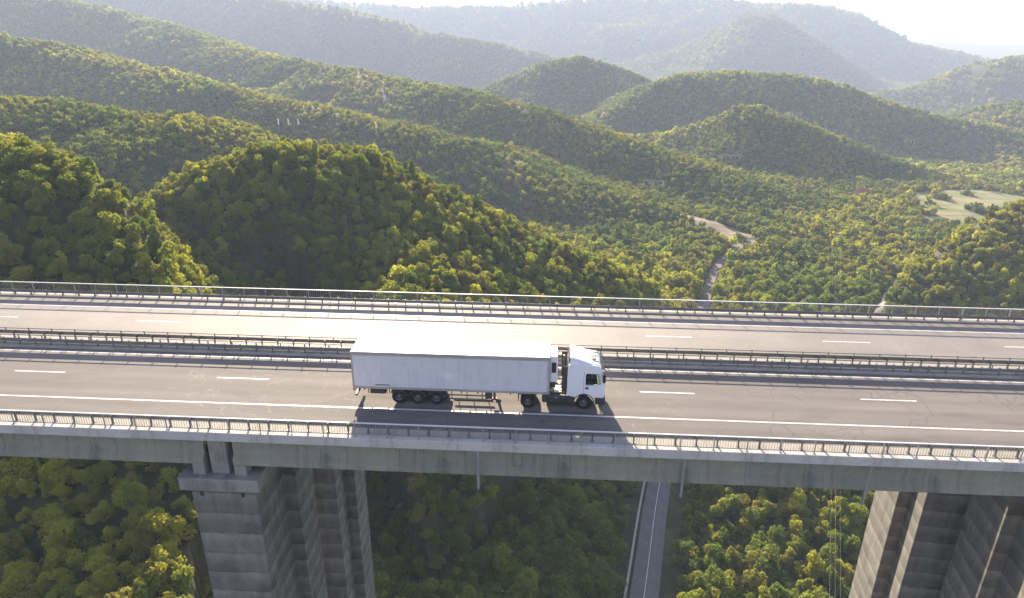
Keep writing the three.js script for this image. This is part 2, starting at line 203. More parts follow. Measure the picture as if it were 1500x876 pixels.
// open ground where no trees grow: irregular patches that follow the terrain
const inPoly = (P, x, z) => { let o = false; for (let i = 0, j = P.length - 1; i < P.length; j = i++) if ((P[i][1] > z) !== (P[j][1] > z) && x < (P[j][0] - P[i][0]) * (z - P[i][1]) / (P[j][1] - P[i][1]) + P[i][0]) o = !o; return o; };
const MEADOW = [[232, -440], [258, -432], [300, -450], [345, -470], [420, -490], [500, -545], [520, -620], [410, -600], [330, -575], [285, -548], [268, -520], [262, -490], [240, -470]];
const CLEARING = [[78, -440], [90, -434], [104, -418], [118, -400], [120, -388], [110, -380], [99, -388], [90, -404], [80, -424]];
const FIELD = [[96, -372], [104, -366], [112, -372], [104, -384], [94, -392], [90, -384]];
function patch(P, step, lift, uvs) {
  const xs = P.map((p) => p[0]), zs = P.map((p) => p[1]), x0 = Math.min(...xs), x1 = Math.max(...xs), z0 = Math.min(...zs), z1 = Math.max(...zs), pos = [], uv = [], idx = [], id = {};
  const at = (i, j) => { const k = i + ',' + j; if (id[k] === undefined) { const x = x0 + i * step + (hash2(i, j) - 0.5) * step * 0.6, z = z0 + j * step + (hash2(j, i + 7) - 0.5) * step * 0.6; id[k] = pos.length / 3; pos.push(x, height(x, z) + lift, z); uv.push(x / uvs, z / uvs); } return id[k]; };
  for (let i = 0; x0 + i * step < x1; i++) for (let j = 0; z0 + j * step < z1; j++) if (inPoly(P, x0 + (i + 0.5) * step, z0 + (j + 0.5) * step)) { const a = at(i, j), b = at(i + 1, j), c = at(i, j + 1), d = at(i + 1, j + 1); idx.push(a, c, b, b, c, d); }
  const g = new THREE.BufferGeometry(); g.setAttribute('position', new THREE.Float32BufferAttribute(pos, 3)); g.setAttribute('uv', new THREE.Float32BufferAttribute(uv, 2)); g.setIndex(idx); g.computeVertexNormals(); return g;
}
single('meadow', patch(MEADOW, 3, 0.25, 60), M.dryGrass, 'pale open meadow on the valley floor at the right', 'meadow', null, 'structure');
single('meadow', patch(CLEARING, 1.5, 0.2, 30), M.dirt, 'bare sandy clearing among the valley trees', 'clearing', null, 'structure');
single('meadow', patch(FIELD, 1.5, 0.2, 30), M.dryGrass, 'small dry grass field beside the gravel road', 'field', null, 'structure');
single('gravel_road', ribbon([[250, -462], [290, -470], [340, -492], [400, -530], [450, -570]], 1.6, 0.35), M.dirt, 'sandy track across the open meadow', 'track', null, 'structure');

// ---------------------------------------------------------------- the viaduct: two parallel bridges
const X0 = -110, X1 = 95;
function crackTexture() {
  const w = 2048, h = 512, cv = document.createElement('canvas'), rc = document.createElement('canvas'); cv.width = rc.width = w; cv.height = rc.height = h;
  const c = cv.getContext('2d'), q = rc.getContext('2d'), r = rng(11), im = c.createImageData(w, h), ri = q.createImageData(w, h);
  for (let j = 0; j < h; j++) for (let i = 0; i < w; i++) {
    const x = i / 18.6, z = j / h * 11; // metres
    const n = fbm(x / 9, z / 1.6 + 40, 4), f = hash2(i, j), s = fbm(x / 30 + 7, z * 1.4, 3), wheel = Math.exp(-(((z % 3.5) - 0.95) ** 2) / 0.12) + Math.exp(-(((z % 3.5) - 2.65) ** 2) / 0.12);
    let g = 104 + 26 * (n - 0.5) + 15 * (f - 0.5) + 24 * (s - 0.5) - 9 * wheel - 6 * smooth(0.58, 0.75, fbm(x / 3.2 + 90, z / 0.9, 4));
    const k = (j * w + i) * 4; im.data[k] = g * 1.04; im.data[k + 1] = g; im.data[k + 2] = g * 0.965; im.data[k + 3] = 255;
    const o = 232 + 24 * (n - 0.5) + 25 * (f - 0.5) - 16 * wheel; ri.data[k] = ri.data[k + 1] = ri.data[k + 2] = o; ri.data[k + 3] = 255;
  }
  c.putImageData(im, 0, 0); q.putImageData(ri, 0, 0);
  // cracks as smooth strings: dark bitumen-sealed ones, pale ones in some zones; u runs along x, v across the road
  const P = (x, z) => [(x + 60) * 18.6, (z + 49.6) / 11 * h];
  function crack(x, z, len, dir, wid, sub, pale) {
    let a = dir; c.beginPath(); q.beginPath(); let [px, py] = P(x, z); c.moveTo(px, py); q.moveTo(px, py);
    for (let s = 0; s < len; s += 0.16) { a += (r() - 0.5) * 1.5; a = lerp(a, dir, 0.2); x += Math.cos(a) * 0.16; z += Math.sin(a) * 0.16; if (z < -49 || z > -38.9) break; [px, py] = P(x, z); c.lineTo(px, py); q.lineTo(px, py); if (sub && r() < 0.07) todo.push([x, z, len * (0.2 + 0.4 * r()), dir + (r() < 0.5 ? -1 : 1) * (0.5 + r()), wid * 0.8, false, pale]); }
    c.lineWidth = q.lineWidth = wid; c.strokeStyle = pale ? 'rgba(180,170,160,0.3)' : 'rgba(52,50,50,0.6)'; q.strokeStyle = 'rgba(205,205,205,0.8)'; c.stroke(); q.stroke();
  }
  const todo = [], zone = (n, x0, x1, z0, z1, len, pale) => { for (let i = 0; i < n; i++) todo.push([lerp(x0, x1, r()), lerp(z0, z1, r()), len * (0.4 + r()), (r() < 0.88 ? 0 : Math.PI / 2) + (r() - 0.5) * 0.5, 0.6 + r() * 0.6, true, pale]); };
  zone(60, -28, -13, -46.3, -44.4, 1.0, true); zone(80, -26, -13, -43.4, -40.2, 1.1, true); zone(30, -36, -24, -45, -41, 0.9, true);
  zone(50, 4.5, 10, -46, -40.5, 0.6, true); zone(20, 9, 20, -41.4, -39.2, 2.2); zone(26, 14, 36, -47.4, -45, 2.6); zone(16, 18, 34, -41.6, -39.4, 1.8); zone(22, 24, 40, -46.6, -44.6, 2.6); zone(12, -10, 3, -41, -39, 2);
  while (todo.length) crack(...todo.pop());
  const mk = (v, srgb) => { const t = new THREE.CanvasTexture(v); t.wrapS = THREE.MirroredRepeatWrapping; t.wrapT = THREE.MirroredRepeatWrapping; if (srgb) t.colorSpace = THREE.SRGBColorSpace; return t; };
  return [mk(cv, true), mk(rc, false)];
}
const [crackMap, crackRough] = crackTexture();
M.asphaltNear = new THREE.MeshStandardMaterial({ map: crackMap, roughnessMap: crackRough, roughness: 1.0 });
const farTex = noiseTex(1024, 512, (u, v) => { const n = tile(u, v * 0.5, 6, 4), s = tile(u * 0.25, v, 8, 4), f = tile(u, v, 180, 2), g = 0.455 + 0.09 * (n - 0.5) + 0.10 * (s - 0.5) + 0.06 * (f - 0.5); return [g * 1.04, g, g * 0.965]; });
M.asphaltFar = new THREE.MeshStandardMaterial({ map: farTex, roughness: 0.74 });

function flatSheet(x0, x1, z0, z1, y, uvf) { const g = new THREE.PlaneGeometry(x1 - x0, z1 - z0); g.rotateX(-Math.PI / 2); g.translate((x0 + x1) / 2, y, (z0 + z1) / 2); return uvf ? uvWorld(g, uvf) : g; }
const concUV = (g) => uvWorld(g, (x, y, z) => [x / 8, (y + z * 0.7) / 8]);
{
  const near = single('carriageway', flatSheet(X0, X1, -49.02, -38.92, 0, (x, y, z) => [(x + 60) / 110.1, 1 - (z + 49.6) / 11]), M.asphaltNear, 'near motorway carriageway with cracked grey asphalt under the truck', 'carriageway', null, 'structure');
  const far = single('carriageway', flatSheet(X0, X1, -59.66, -50.98, 0, (x, y, z) => [x / 30, z / 15]), M.asphaltFar, 'far motorway carriageway glowing in the low sun, empty of traffic', 'carriageway', null, 'structure');
  const line = (p, z, w, x0 = X0, x1 = X1) => part('edge_line', flatSheet(x0, x1, z - w / 2, z + w / 2, 0.005, (x, y, zz) => [x / 6, (zz - z) / 1.5]), M.paintline, p);
  line(near, -48.5, 0.16); line(near, -41.5, 0.17); line(far, -57.7, 0.18); line(far, -51.75, 0.18);
  const dash = uvWorld(flatSheet(-2, 2, -0.08, 0.08, 0, null), (x, y, z) => [x / 6, z / 1.5]);
  for (let k = -6; k < 6; k++) { const d = part('lane_dash', dash, M.paintline, near); d.position.set(9.2 + 15.94 * k, 0.005, -45.1); const e = part('lane_dash', dash, M.paintline, far); e.position.set(10.8 + 15.1 * k, 0.005, -54.85); }
}
// precast girders, edge beams and decks
function bridge(name, label, zNear, zFar, gz, sideNear) {
  const b = thing(name, label, 'bridge', 'twin viaduct bridges');
  const deck = part('deck_slab', concUV(box(X0, X1, -0.5, -0.02, zFar + 0.3, zNear - 0.35)), M.concrete, b);
  // edge beams (fascia) cast in bays with open joints
  const bay = 12, inset = sideNear ? zNear : zFar;
  for (let x = X0, i = 0; x < X1; x += bay, i++) {
    const g = sideNear ? sweepX([[zNear - 0.45, -0.52], [zNear, -0.52], [zNear, 0.09], [zNear - 0.03, 0.12], [zNear - 0.45, 0.12]], x + 0.006, x + bay - 0.006) : sweepX([[zFar, -0.52], [zFar + 0.45, -0.52], [zFar + 0.45, 0.12], [zFar + 0.03, 0.12], [zFar, 0.09]], x + 0.006, x + bay - 0.006);
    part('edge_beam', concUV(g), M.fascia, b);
  }
  for (const z of gz) {
    const prof = [[-0.42, -2.82], [0.42, -2.82], [0.42, -2.42], [0.13, -2.12], [0.13, -0.8], [0.35, -0.47], [-0.35, -0.47], [-0.13, -0.8], [-0.13, -2.12], [-0.42, -2.42]].map(([a, y]) => [a + z, y]);
    const cuts = [X0]; const PX = sideNear ? [-81.5, -21.85, 37.3] : [-80.5, -20.85, 36.3];
    for (const px of PX) cuts.push(px - 1.0, px + 1.0); cuts.push(X1);
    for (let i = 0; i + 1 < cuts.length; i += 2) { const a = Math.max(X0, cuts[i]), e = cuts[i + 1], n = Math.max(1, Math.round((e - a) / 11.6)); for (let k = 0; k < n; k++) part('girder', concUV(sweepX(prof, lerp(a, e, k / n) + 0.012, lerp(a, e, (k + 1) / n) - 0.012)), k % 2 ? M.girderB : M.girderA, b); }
  }
  return b;
}
const girderTex = noiseTex(1024, 512, (u, v) => { const n = tile(u, v, 3, 5), f = tile(u, v, 60, 2), drip = smooth(0.50, 0.68, tile(u * 1, v * 0.12, 40, 3)) * smooth(0.4, 0.6, tile(u, v, 5, 3)), moss = smooth(0.58, 0.7, tile(u + 0.2, v + 0.3, 5, 5)); let g = 0.58 + 0.16 * (n - 0.5) + 0.05 * (f - 0.5) - 0.05 * drip; return [g * lerp(1.02, 0.86, moss), g * lerp(1.0, 0.88, moss), g * lerp(0.92, 0.82, moss)]; });
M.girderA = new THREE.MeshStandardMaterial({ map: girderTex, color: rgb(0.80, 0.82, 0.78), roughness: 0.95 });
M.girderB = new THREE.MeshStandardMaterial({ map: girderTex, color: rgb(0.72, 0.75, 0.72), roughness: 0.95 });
const nearBridge = bridge('viaduct_bridge', 'near concrete viaduct bridge carrying the truck, seen with its outer girder', -37.57, -49.9, [-38.6, -41.6, -44.6, -47.9], true);
const farBridge = bridge('viaduct_bridge', 'far concrete viaduct bridge with the empty carriageway behind the median', -50.1, -60.62, [-51.4, -54.2, -57, -59.6], false);
// raised kerbs
part('walkway', concUV(sweepX([[-38.9, -0.2], [-38.03, -0.2], [-38.03, 0.1], [-38.84, 0.1], [-38.9, 0.06]], X0, X1)), M.kerb, nearBridge);
part('median_kerb', concUV(sweepX([[-49.9, -0.2], [-49.04, -0.2], [-49.04, 0.09], [-49.08, 0.12], [-49.9, 0.12]], X0, X1)), M.kerb, nearBridge);
part('median_kerb', concUV(sweepX([[-50.96, -0.2], [-50.1, -0.2], [-50.1, 0.12], [-50.92, 0.12], [-50.96, 0.09]], X0, X1)), M.kerb, farBridge);
part('walkway', concUV(sweepX([[-60.16, -0.2], [-59.68, -0.2], [-59.68, 0.08], [-59.72, 0.11], [-60.16, 0.11]], X0, X1)), M.kerb, farBridge);

// piers: I-shaped shafts cast in lifts, with a cap on top
const pierTex = noiseTex(1024, 1024, (u, v) => { // v covers 14 m = 8 lifts
  const lift = v * 8 + 0.22 * (tile(u, Math.floor(v * 8) / 8 + 0.3, 6, 4) - 0.5), k = Math.floor(lift), f = lift - k, n = tile(u, v, 5, 5), fn = tile(u, v, 60, 2), tone = (hash2((k + 8) % 8, 3) - 0.5) * 0.05, dirt = smooth(0.45, 0.7, tile(u + 0.15, v, 9, 4)), edge = Math.exp(-((f - 0.02) ** 2) / 0.0006) + Math.exp(-((f - 0.98) ** 2) / 0.0006);
  const g = 0.57 + 0.14 * (n - 0.5) + 0.05 * (fn - 0.5) + tone - 0.06 * dirt + 0.07 * (vnoise(u * 30, k * 9.1) - 0.5) - 0.07 * edge + 0.10 * smooth(0.35, 0.9, f + 0.35 * (tile(u, 0.7, 10, 3) - 0.5)) ; return [g * 1.0, g * 0.985, g * 0.95]; });
const pierBump = noiseTex(512, 512, (u, v) => { const lift = v * 8, f = lift - Math.floor(lift), e = Math.exp(-((f - 0.5) ** 2) * 0) * (f < 0.03 || f > 0.97 ? 0.2 : 0.6), n = tile(u, v, 30, 3); const g = e + 0.25 * n; return [g, g, g]; }, false);
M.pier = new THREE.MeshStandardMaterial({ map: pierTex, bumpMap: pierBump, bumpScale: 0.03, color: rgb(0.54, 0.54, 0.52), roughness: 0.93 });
function pier(b, xa, xb, zn, zf, label, turn) { // shaft from xa..xb, near face zn, far face zf
  const g = new THREE.Group(); g.name = 'pier'; g.userData.label = label; b.add(g);
  const mx = (xa + xb) / 2, top = -4.72, bot = -96, w = 1.05; // w: how far the web is set back from the flange sides
  const nf = 1.5, ff = turn ? 5.0 : 3.9;
  const uvF = (q) => uvWorld(q, (x, y, z) => [(x + z) / 9, y / 14]);
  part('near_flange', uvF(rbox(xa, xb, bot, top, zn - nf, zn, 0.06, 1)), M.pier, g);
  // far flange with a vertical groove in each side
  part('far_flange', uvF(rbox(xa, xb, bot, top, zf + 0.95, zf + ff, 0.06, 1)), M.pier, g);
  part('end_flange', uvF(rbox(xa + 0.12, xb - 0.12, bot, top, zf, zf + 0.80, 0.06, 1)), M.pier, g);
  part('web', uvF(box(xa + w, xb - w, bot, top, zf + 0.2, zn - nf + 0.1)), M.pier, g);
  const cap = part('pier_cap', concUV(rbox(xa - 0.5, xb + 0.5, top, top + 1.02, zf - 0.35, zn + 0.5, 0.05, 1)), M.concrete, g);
  const cx = mx, cz = (zn + zf) / 2; g.position.set(cx, 0, cz); g.rotation.y = turn; for (const m of g.children) m.geometry.translate(-cx, 0, -cz);
  return g;
}
const plinth = (g, x, z0, z1) => part('bearing_plinth', concUV(rbox(x - 0.42, x + 0.42, -3.72, -2.86, z0, z1, 0.03, 1)), M.concrete, g);
for (const [b, xa, zn, zf, gz, label, turn] of [[nearBridge, -24.15, -38.2, -49.0, [-38.6, -41.6, -44.6, -47.9], 'left pier of the near bridge with wide cap and banded front', 0], [nearBridge, 35.0, -38.2, -48.6, [-38.6, -41.6, -44.6, -47.9], 'right pier of the near bridge at the picture edge', -0.1], [farBridge, -23.15, -51.1, -60.6, [-51.4, -54.2, -57, -59.6], 'left pier of the far bridge', 0], [farBridge, 34.0, -50.6, -60.3, [-51.4, -54.2, -57, -59.6], 'right pier of the far bridge with sunlit side', -0.1]]) {
  const g = pier(b, xa, xa + 4.55, zn, zf, label, turn), mx = 0, cz = (zn + zf) / 2;
  for (const z of gz) for (const s of [-1.45, 1.45]) plinth(g, mx + s, z - 0.4 - cz, z + 0.4 - cz);
  // cross beam between the girder ends
  part('cross_beam', concUV(rbox(mx - 0.62, mx + 0.62, -3.68, -0.54, zf + 0.9 - cz, zn - 0.15 - cz, 0.03, 1)), M.concrete, g);
  for (const s of [-1.55, 1.35]) part('recess_shade_block', box(mx + s - 0.13, mx + s + 0.13, -5.5, -5.15, zn - 0.1 - cz, zn + 0.012 - cz), M.dark, g);  // dark blocks in place of shaded hollows in the pier face
}
// drain pipes and small fittings on the outer face
for (const x of [-4.07, 9.3, 21.0]) { const d = part('drain_pipe', merge([bar([x, -3.66, -37.78], [x, -0.53, -37.78], 0.085, 10), box(x - 0.12, x + 0.12, -0.66, -0.6, -38.2, -37.68)]), M.railpaint, nearBridge); }
part('junction_plate', rbox(-1.75, -1.2, -2.2, -0.75, -38.47, -38.36, 0.02, 1), M.girderB, nearBridge);
part('junction_plate', rbox(-23.6, -22.5, -1.0, -0.56, -38.48, -38.0, 0.02, 1), M.girderA, nearBridge);

// ---------------------------------------------------------------- guard rails and railings
function wbeam(z, y0, h, x0, x1, face) { // steel W-beam, open side away from traffic
  const p = [[0, 0], [0.05, 0.045], [0.05, 0.10], [0.005, 0.145], [0.005, 0.165], [0.05, 0.21], [0.05, 0.265], [0, 0.31]], t = 0.012;
  const out = [...p.map(([a, y]) => [z + face * a, y0 + y * h / 0.31]), ...p.slice().reverse().map(([a, y]) => [z + face * (a - t), y0 + y * h / 0.31])];
  return sweepX(face > 0 ? out : out.reverse(), x0, x1);
}
function guardrail(label, z, face, y0, opt) {
  const g = thing('guard_rail', label, 'guard rail', 'motorway guard rails');
  part('beam', uvWorld(wbeam(z, y0, 0.31, X0, X1, face), (x, y) => [x / 3, y / 1]), M.steel, g);
  const base = opt.base ?? 0.1;
  const post = merge([box(-0.05, 0.05, base - 0.02, y0 + 0.3, -0.012, 0.012), box(-0.05, -0.038, base - 0.02, y0 + 0.3, -0.05, 0.05), box(0.038, 0.05, base - 0.02, y0 + 0.3, -0.05, 0.05), box(-0.11, 0.11, base, base + 0.025, -0.11, 0.11)]);
  const spacer = merge([box(-0.06, 0.06, y0 + 0.08, y0 + 0.23, 0, 0.12)]);
  const pz = z - face * 0.17;
  for (let x = -74, i = 0; x < 66; x += opt.step, i++) {
    const p = part('post', post, M.steel, g); p.position.set(x, 0, pz);
    const s = part('spacer', spacer, M.steel, p); s.position.set(0, 0, face > 0 ? 0.045 : -0.165);
  }
  if (opt.pipe) {
    part('top_pipe', bar([X0, opt.pipe, pz], [X1, opt.pipe, pz], 0.035, 8), M.steel, g);
    const h = box(-0.035, 0.035, y0 + 0.2, opt.pipe + 0.05, -0.03, 0.03);
    for (let x = -73.3; x < 66; x += 2) { const p = part('pipe_holder', h, M.steel, g); p.position.set(x, 0, pz + face * 0.06); }
  }
  if (opt.low) part('low_rail', box(X0, X1, opt.low, opt.low + 0.10, pz + 0.06, pz + 0.11), M.steel, g);
  return g;
}
guardrail('galvanised guard rail on the near edge, right behind the tall near railing', -38.42, -1, 0.46, { step: 1.3333 });
guardrail('median guard rail with top pipe beside the near carriageway', -49.3, 1, 0.41, { step: 1.3333, pipe: 0.93, base: 0.12, low: 0.16 });
guardrail('median guard rail with top pipe beside the far carriageway', -50.75, -1, 0.41, { step: 1.3333, pipe: 0.98, base: 0.12 });
guardrail('guard rail along the outer edge of the far carriageway', -59.82, 1, 0.37, { step: 1.6 });

function railing(label, z, base, top, singles, spacing, postStep, mat) {
  const g = thing('railing', label, 'railing', 'railings on the outer edges of the viaduct');
  part('top_rail', rbox(X0, X1, top - 0.05, top, z - 0.065, z + 0.065, 0.012, 1), M.handrail, g);
  part('bottom_rail', box(X0, X1, base + 0.12, base + 0.16, z - 0.02, z + 0.02), mat, g);
  const post = merge([box(-0.03, 0.03, base - 0.02, top - 0.05, -0.03, 0.03), box(-0.08, 0.08, base, base + 0.02, -0.08, 0.08)]);
  for (let x = -75.1; x < 68; x += postStep) { const p = part('post', post, mat, g); p.position.set(x, 0, z); }
  const b = box(-0.009, 0.009, base + 0.16, top - 0.05, -0.009, 0.009), rest = []; let n = 0;
  const xs = []; for (let x = X0; x < X1; x += spacing) xs.push(x); xs.sort((p, q) => Math.abs(p + 2) - Math.abs(q + 2));
  for (const x of xs) if (n++ < singles) { const p = part('baluster', b, mat, g); p.position.set(x, 0, z); } else rest.push(b.clone().translate(x, 0, z));
  part('balusters', merge(rest), mat, g, 'stuff');
}
railing('tall steel baluster railing along the near edge of the viaduct', -37.80, 0.12, 1.16, 300, 0.17, 2.1, M.railpaint);
railing('light steel baluster railing along the far edge of the viaduct', -60.33, 0.12, 1.26, 0, 0.2, 2.1, M.railpaint);

// ---------------------------------------------------------------- articulated truck
const truck = thing('articulated_truck', 'white articulated truck with a long refrigerated trailer driving on the near carriageway', 'truck');
{
  const ZN = -42.22, ZF = -44.78, TX0 = -13.36, TX1 = 0.52, YB = 1.16, YT = 4.04;
  const sideTex = noiseTex(1024, 256, (u, v) => { const n = tile(u, v, 5, 4), f = tile(u, v, 80, 2), st = smooth(0.55, 0.75, tile(u, v * 0.15, 48, 3)), low = st * 0.06 * smooth(0.3, 0.7, tile(u, v, 3, 3)); const patch = Math.exp(-(((u - 0.49) / 0.03) ** 2) - (((v - 0.42) / 0.09) ** 2)) * 0.07; const g = 0.85 + 0.03 * (n - 0.5) + 0.015 * (f - 0.5) - low * 0.4 - 0.02 * smooth(0.5, 0.7, tile(u, v * 0.02, 64, 2)) + patch; return [g, g, g * 1.005]; });
  const uvS = (g) => uvWorld(g, (x, y, z) => [(x - TX0) / (TX1 - TX0), (y - YB) / (YT - YB)]);
  M.trailerSide = new THREE.MeshPhysicalMaterial({ map: sideTex, color: rgb(0.93, 0.93, 0.95), roughness: 0.42, clearcoat: 0.25, clearcoatRoughness: 0.3 });
  M.trailerRoof = new THREE.MeshStandardMaterial({ map: sideTex, color: rgb(0.97, 0.97, 0.97), roughness: 0.5 });
  M.trim = new THREE.MeshStandardMaterial({ map: steelTex, color: rgb(1.15, 1.08, 0.97), roughness: 0.5, metalness: 0.15 });
  const body = part('trailer_body', uvS(box(TX0 + 0.05, TX1 - 0.05, YB + 0.05, YT - 0.05, ZF + 0.03, ZN - 0.03)), M.trailerSide, truck);
  const n = 14, pw = (TX1 - TX0 - 0.24) / n;
  for (let k = 0; k < n; k++) { const a = TX0 + 0.12 + k * pw; for (const [z0, z1] of [[ZN - 0.032, ZN - 0.012], [ZF + 0.012, ZF + 0.032]]) part('side_panel', uvS(box(a + 0.003, a + pw - 0.003, YB + 0.17, YT - 0.29, z0, z1)), M.trailerSide, body); }
  part('roof', uvS(rbox(TX0 + 0.02, TX1 - 0.02, YT - 0.06, YT, ZF + 0.02, ZN - 0.02, 0.02, 1)), M.trailerRoof, body);
  for (const z of [ZN, ZF]) { part('top_rail', rbox(TX0, TX1, YT - 0.28, YT - 0.03, z - 0.03, z + 0.006, 0.01, 1), M.trim, body); part('bottom_rail', rbox(TX0, TX1, YB, YB + 0.18, z - 0.03, z + 0.006, 0.01, 1), M.trim, body);
    for (const x of [TX0, TX1 - 0.11]) part('corner_post', rbox(x, x + 0.11, YB, YT - 0.02, z - 0.05, z + 0.012, 0.015, 1), M.trim, body); }
  part('front_post', box(TX1 - 0.20, TX1 - 0.165, YB + 0.2, YT - 0.2, ZN - 0.03, ZN - 0.006), M.trim, body);
  for (const [z0, z1] of [[ZF + 0.06, -43.52], [-43.48, ZN - 0.06]]) { const d = part('rear_door', rbox(TX0 - 0.02, TX0 + 0.05, YB + 0.12, YT - 0.1, z0, z1, 0.015, 1), M.trailerSide, body); part('locking_bar', bar([TX0 - 0.06, YB + 0.15, (z0 + z1) / 2], [TX0 - 0.06, YT - 0.12, (z0 + z1) / 2], 0.018), M.alu, d); }
  part('marker_plate', box(-11.75, -10.72, YB + 0.29, YB + 0.36, ZN - 0.014, ZN - 0.004), M.plasticGrey, body);
  // refrigeration unit on the trailer's front wall
  const fr = part('refrigeration_unit', rbox(TX1 + 0.01, TX1 + 0.52, 1.95, 3.96, -44.45, -42.55, 0.09, 3), M.cabPaint, truck);
  part('side_grille', rbox(TX1 + 0.10, TX1 + 0.42, 2.72, 3.52, -42.56, -42.53, 0.01, 1), M.dark, fr);
  for (let k = 0; k < 6; k++) part('grille_slat', box(TX1 + 0.12, TX1 + 0.40, 2.78 + k * 0.12, 2.81 + k * 0.12, -42.535, -42.515), M.plasticGrey, fr);
  part('fan_opening', rbox(TX1 + 0.5, TX1 + 0.54, 2.9, 3.7, -44.1, -42.9, 0.01, 1), M.dark, fr);
  part('lower_box', rbox(TX1 + 0.02, TX1 + 0.4, 1.45, 1.93, -44.2, -42.7, 0.03, 1), M.plasticGrey, fr);
  // chassis
  for (const z of [-43.05, -43.95]) part('chassis_rail', merge([box(TX0 + 0.1, -2.4, 0.86, 1.15, z - 0.05, z + 0.05), box(-2.5, TX1 - 0.2, 1.0, 1.15, z - 0.05, z + 0.05)]), M.chassis, truck);
  for (let x = TX0 + 0.8; x < 0; x += 1.15) part('cross_member', box(x - 0.04, x + 0.04, 1.02, 1.155, ZF + 0.05, ZN - 0.05), M.chassis, truck);
  // wheels
  const tyre = (w) => { const p = [[0.28, -w / 2 + 0.01], [0.42, -w / 2], [0.49, -w / 2 + 0.03], [0.515, -w / 2 + 0.07], [0.515, w / 2 - 0.07], [0.49, w / 2 - 0.03], [0.42, w / 2], [0.28, w / 2 - 0.01]].map(([a, b]) => new THREE.Vector2(a, b)); const g = new THREE.LatheGeometry(p, 36); g.rotateX(Math.PI / 2); return g; };
  const rim = (s) => { const p = [[0.0, 0.02], [0.10, 0.02], [0.13, -0.06], [0.22, -0.09], [0.265, 0.0], [0.29, 0.015], [0.29, -0.05]].map(([a, b]) => new THREE.Vector2(a, b)); const g = new THREE.LatheGeometry(p, 28); g.rotateX(s > 0 ? Math.PI / 2 : -Math.PI / 2); return g; };
  const bolts = (s) => merge(Array.from({ length: 10 }, (_, i) => { const a = i * Math.PI / 5; return bar([0.18 * Math.cos(a), 0.18 * Math.sin(a), -0.07 * s], [0.18 * Math.cos(a), 0.18 * Math.sin(a), -0.02 * s], 0.018, 6); }));
  M.rim = new THREE.MeshStandardMaterial({ map: steelTex, color: rgb(0.5, 0.5, 0.5), roughness: 0.5, metalness: 0.6 });
  const T1 = tyre(0.37), T2 = tyre(0.29), T3 = tyre(0.6), RN = rim(1), RF = rim(-1), BN = bolts(1), BF = bolts(-1);
  function wheel(x, z, t, w, s) { const h = new THREE.Group(); h.name = 'wheel'; h.position.set(x, 0.517, z); truck.add(h); part('tyre', t, M.rubber, h); const r = part('rim', s > 0 ? RN : RF, M.rim, h); r.position.z = s * (w / 2 - 0.05); const b = part('wheel_bolts', s > 0 ? BN : BF, M.rim, h, 'stuff'); b.position.z = s * (w / 2 - 0.05); }
  for (const x of [-10.12, -8.80, -7.45]) { wheel(x, -42.45, T1, 0.37, 1); wheel(x, -44.55, T1, 0.37, -1); part('axle', bar([x, 0.517, -44.4], [x, 0.517, -42.6], 0.07, 10), M.chassis, truck);
    for (const z of [-42.46, -44.54]) { const c = []; for (let a = 20; a < 160; a += 20) c.push(bar([x + 0.60 * Math.cos(a * R), 0.5 + 0.60 * Math.sin(a * R), z - 0.2], [x + 0.60 * Math.cos(a * R), 0.5 + 0.60 * Math.sin(a * R), z + 0.2], 0.105, 6)); part('mudguard', merge(c), M.plasticGrey, truck); } }
  wheel(-0.99, -42.55, T3, 0.6, 1); wheel(-0.99, -44.45, T3, 0.6, -1); wheel(2.93, -42.48, T2, 0.29, 1); wheel(2.93, -44.52, T2, 0.29, -1);
  part('axle', bar([-0.99, 0.517, -44.4], [-0.99, 0.517, -42.6], 0.1, 10), M.chassis, truck); part('axle', bar([2.93, 0.517, -44.4], [2.93, 0.517, -42.6], 0.07, 10), M.chassis, truck);
  // under-run guards: two bars and three hangers a side
  for (const z of [ZN - 0.06, ZF + 0.06]) { const h = new THREE.Group(); h.name = 'side_guard'; truck.add(h); for (const y of [0.50, 0.80]) part('guard_bar', rbox(-6.68, -3.85, y, y + 0.11, z - 0.02, z + 0.02, 0.01, 1), M.alu, h); for (const x of [-6.35, -5.27, -4.2]) part('hanger', box(x - 0.03, x + 0.03, 0.5, 1.18, z - 0.05, z - 0.022), M.chassis, h); }
  for (const z of [-42.75, -44.25]) { const l = part('landing_leg', rbox(-3.45, -3.28, 0.42, 1.18, z - 0.09, z + 0.09, 0.015, 1), M.chassis, truck); part('foot_plate', rbox(-3.55, -3.18, 0.36, 0.42, z - 0.16, z + 0.16, 0.01, 1), M.chassis, l); }
  part('tool_box', rbox(-3.98, -3.5, 0.62, 1.12, -42.6, -42.26, 0.03, 1), M.plasticGrey, truck);
  part('spare_wheel_carrier', rbox(-12.2, -11.1, 0.66, 1.12, -43.5, -42.4, 0.05, 2), M.chassis, truck);
  for (const x of [-12.3, -11.0, -10.8]) part('carrier_bracket', box(x - 0.025, x + 0.025, 0.7, 1.18, -42.45, -42.38), M.chassis, truck);
  part('rear_bumper', merge([box(TX0 + 0.1, TX0 + 0.24, 0.5, 0.66, ZF + 0.1, ZN - 0.1), box(TX0 + 0.15, TX0 + 0.3, 0.6, 1.16, -43.1, -43.0), box(TX0 + 0.15, TX0 + 0.3, 0.6, 1.16, -44.0, -43.9)]), M.chassis, truck);
  M.redLamp = new THREE.MeshStandardMaterial({ color: rgb(0.28, 0.02, 0.015), roughness: 0.3 });
  for (const z of [-42.5, -44.5]) part('tail_lamp', rbox(TX0 - 0.02, TX0 + 0.1, 0.92, 1.1, z - 0.2, z + 0.2, 0.02, 1), M.redLamp, truck);

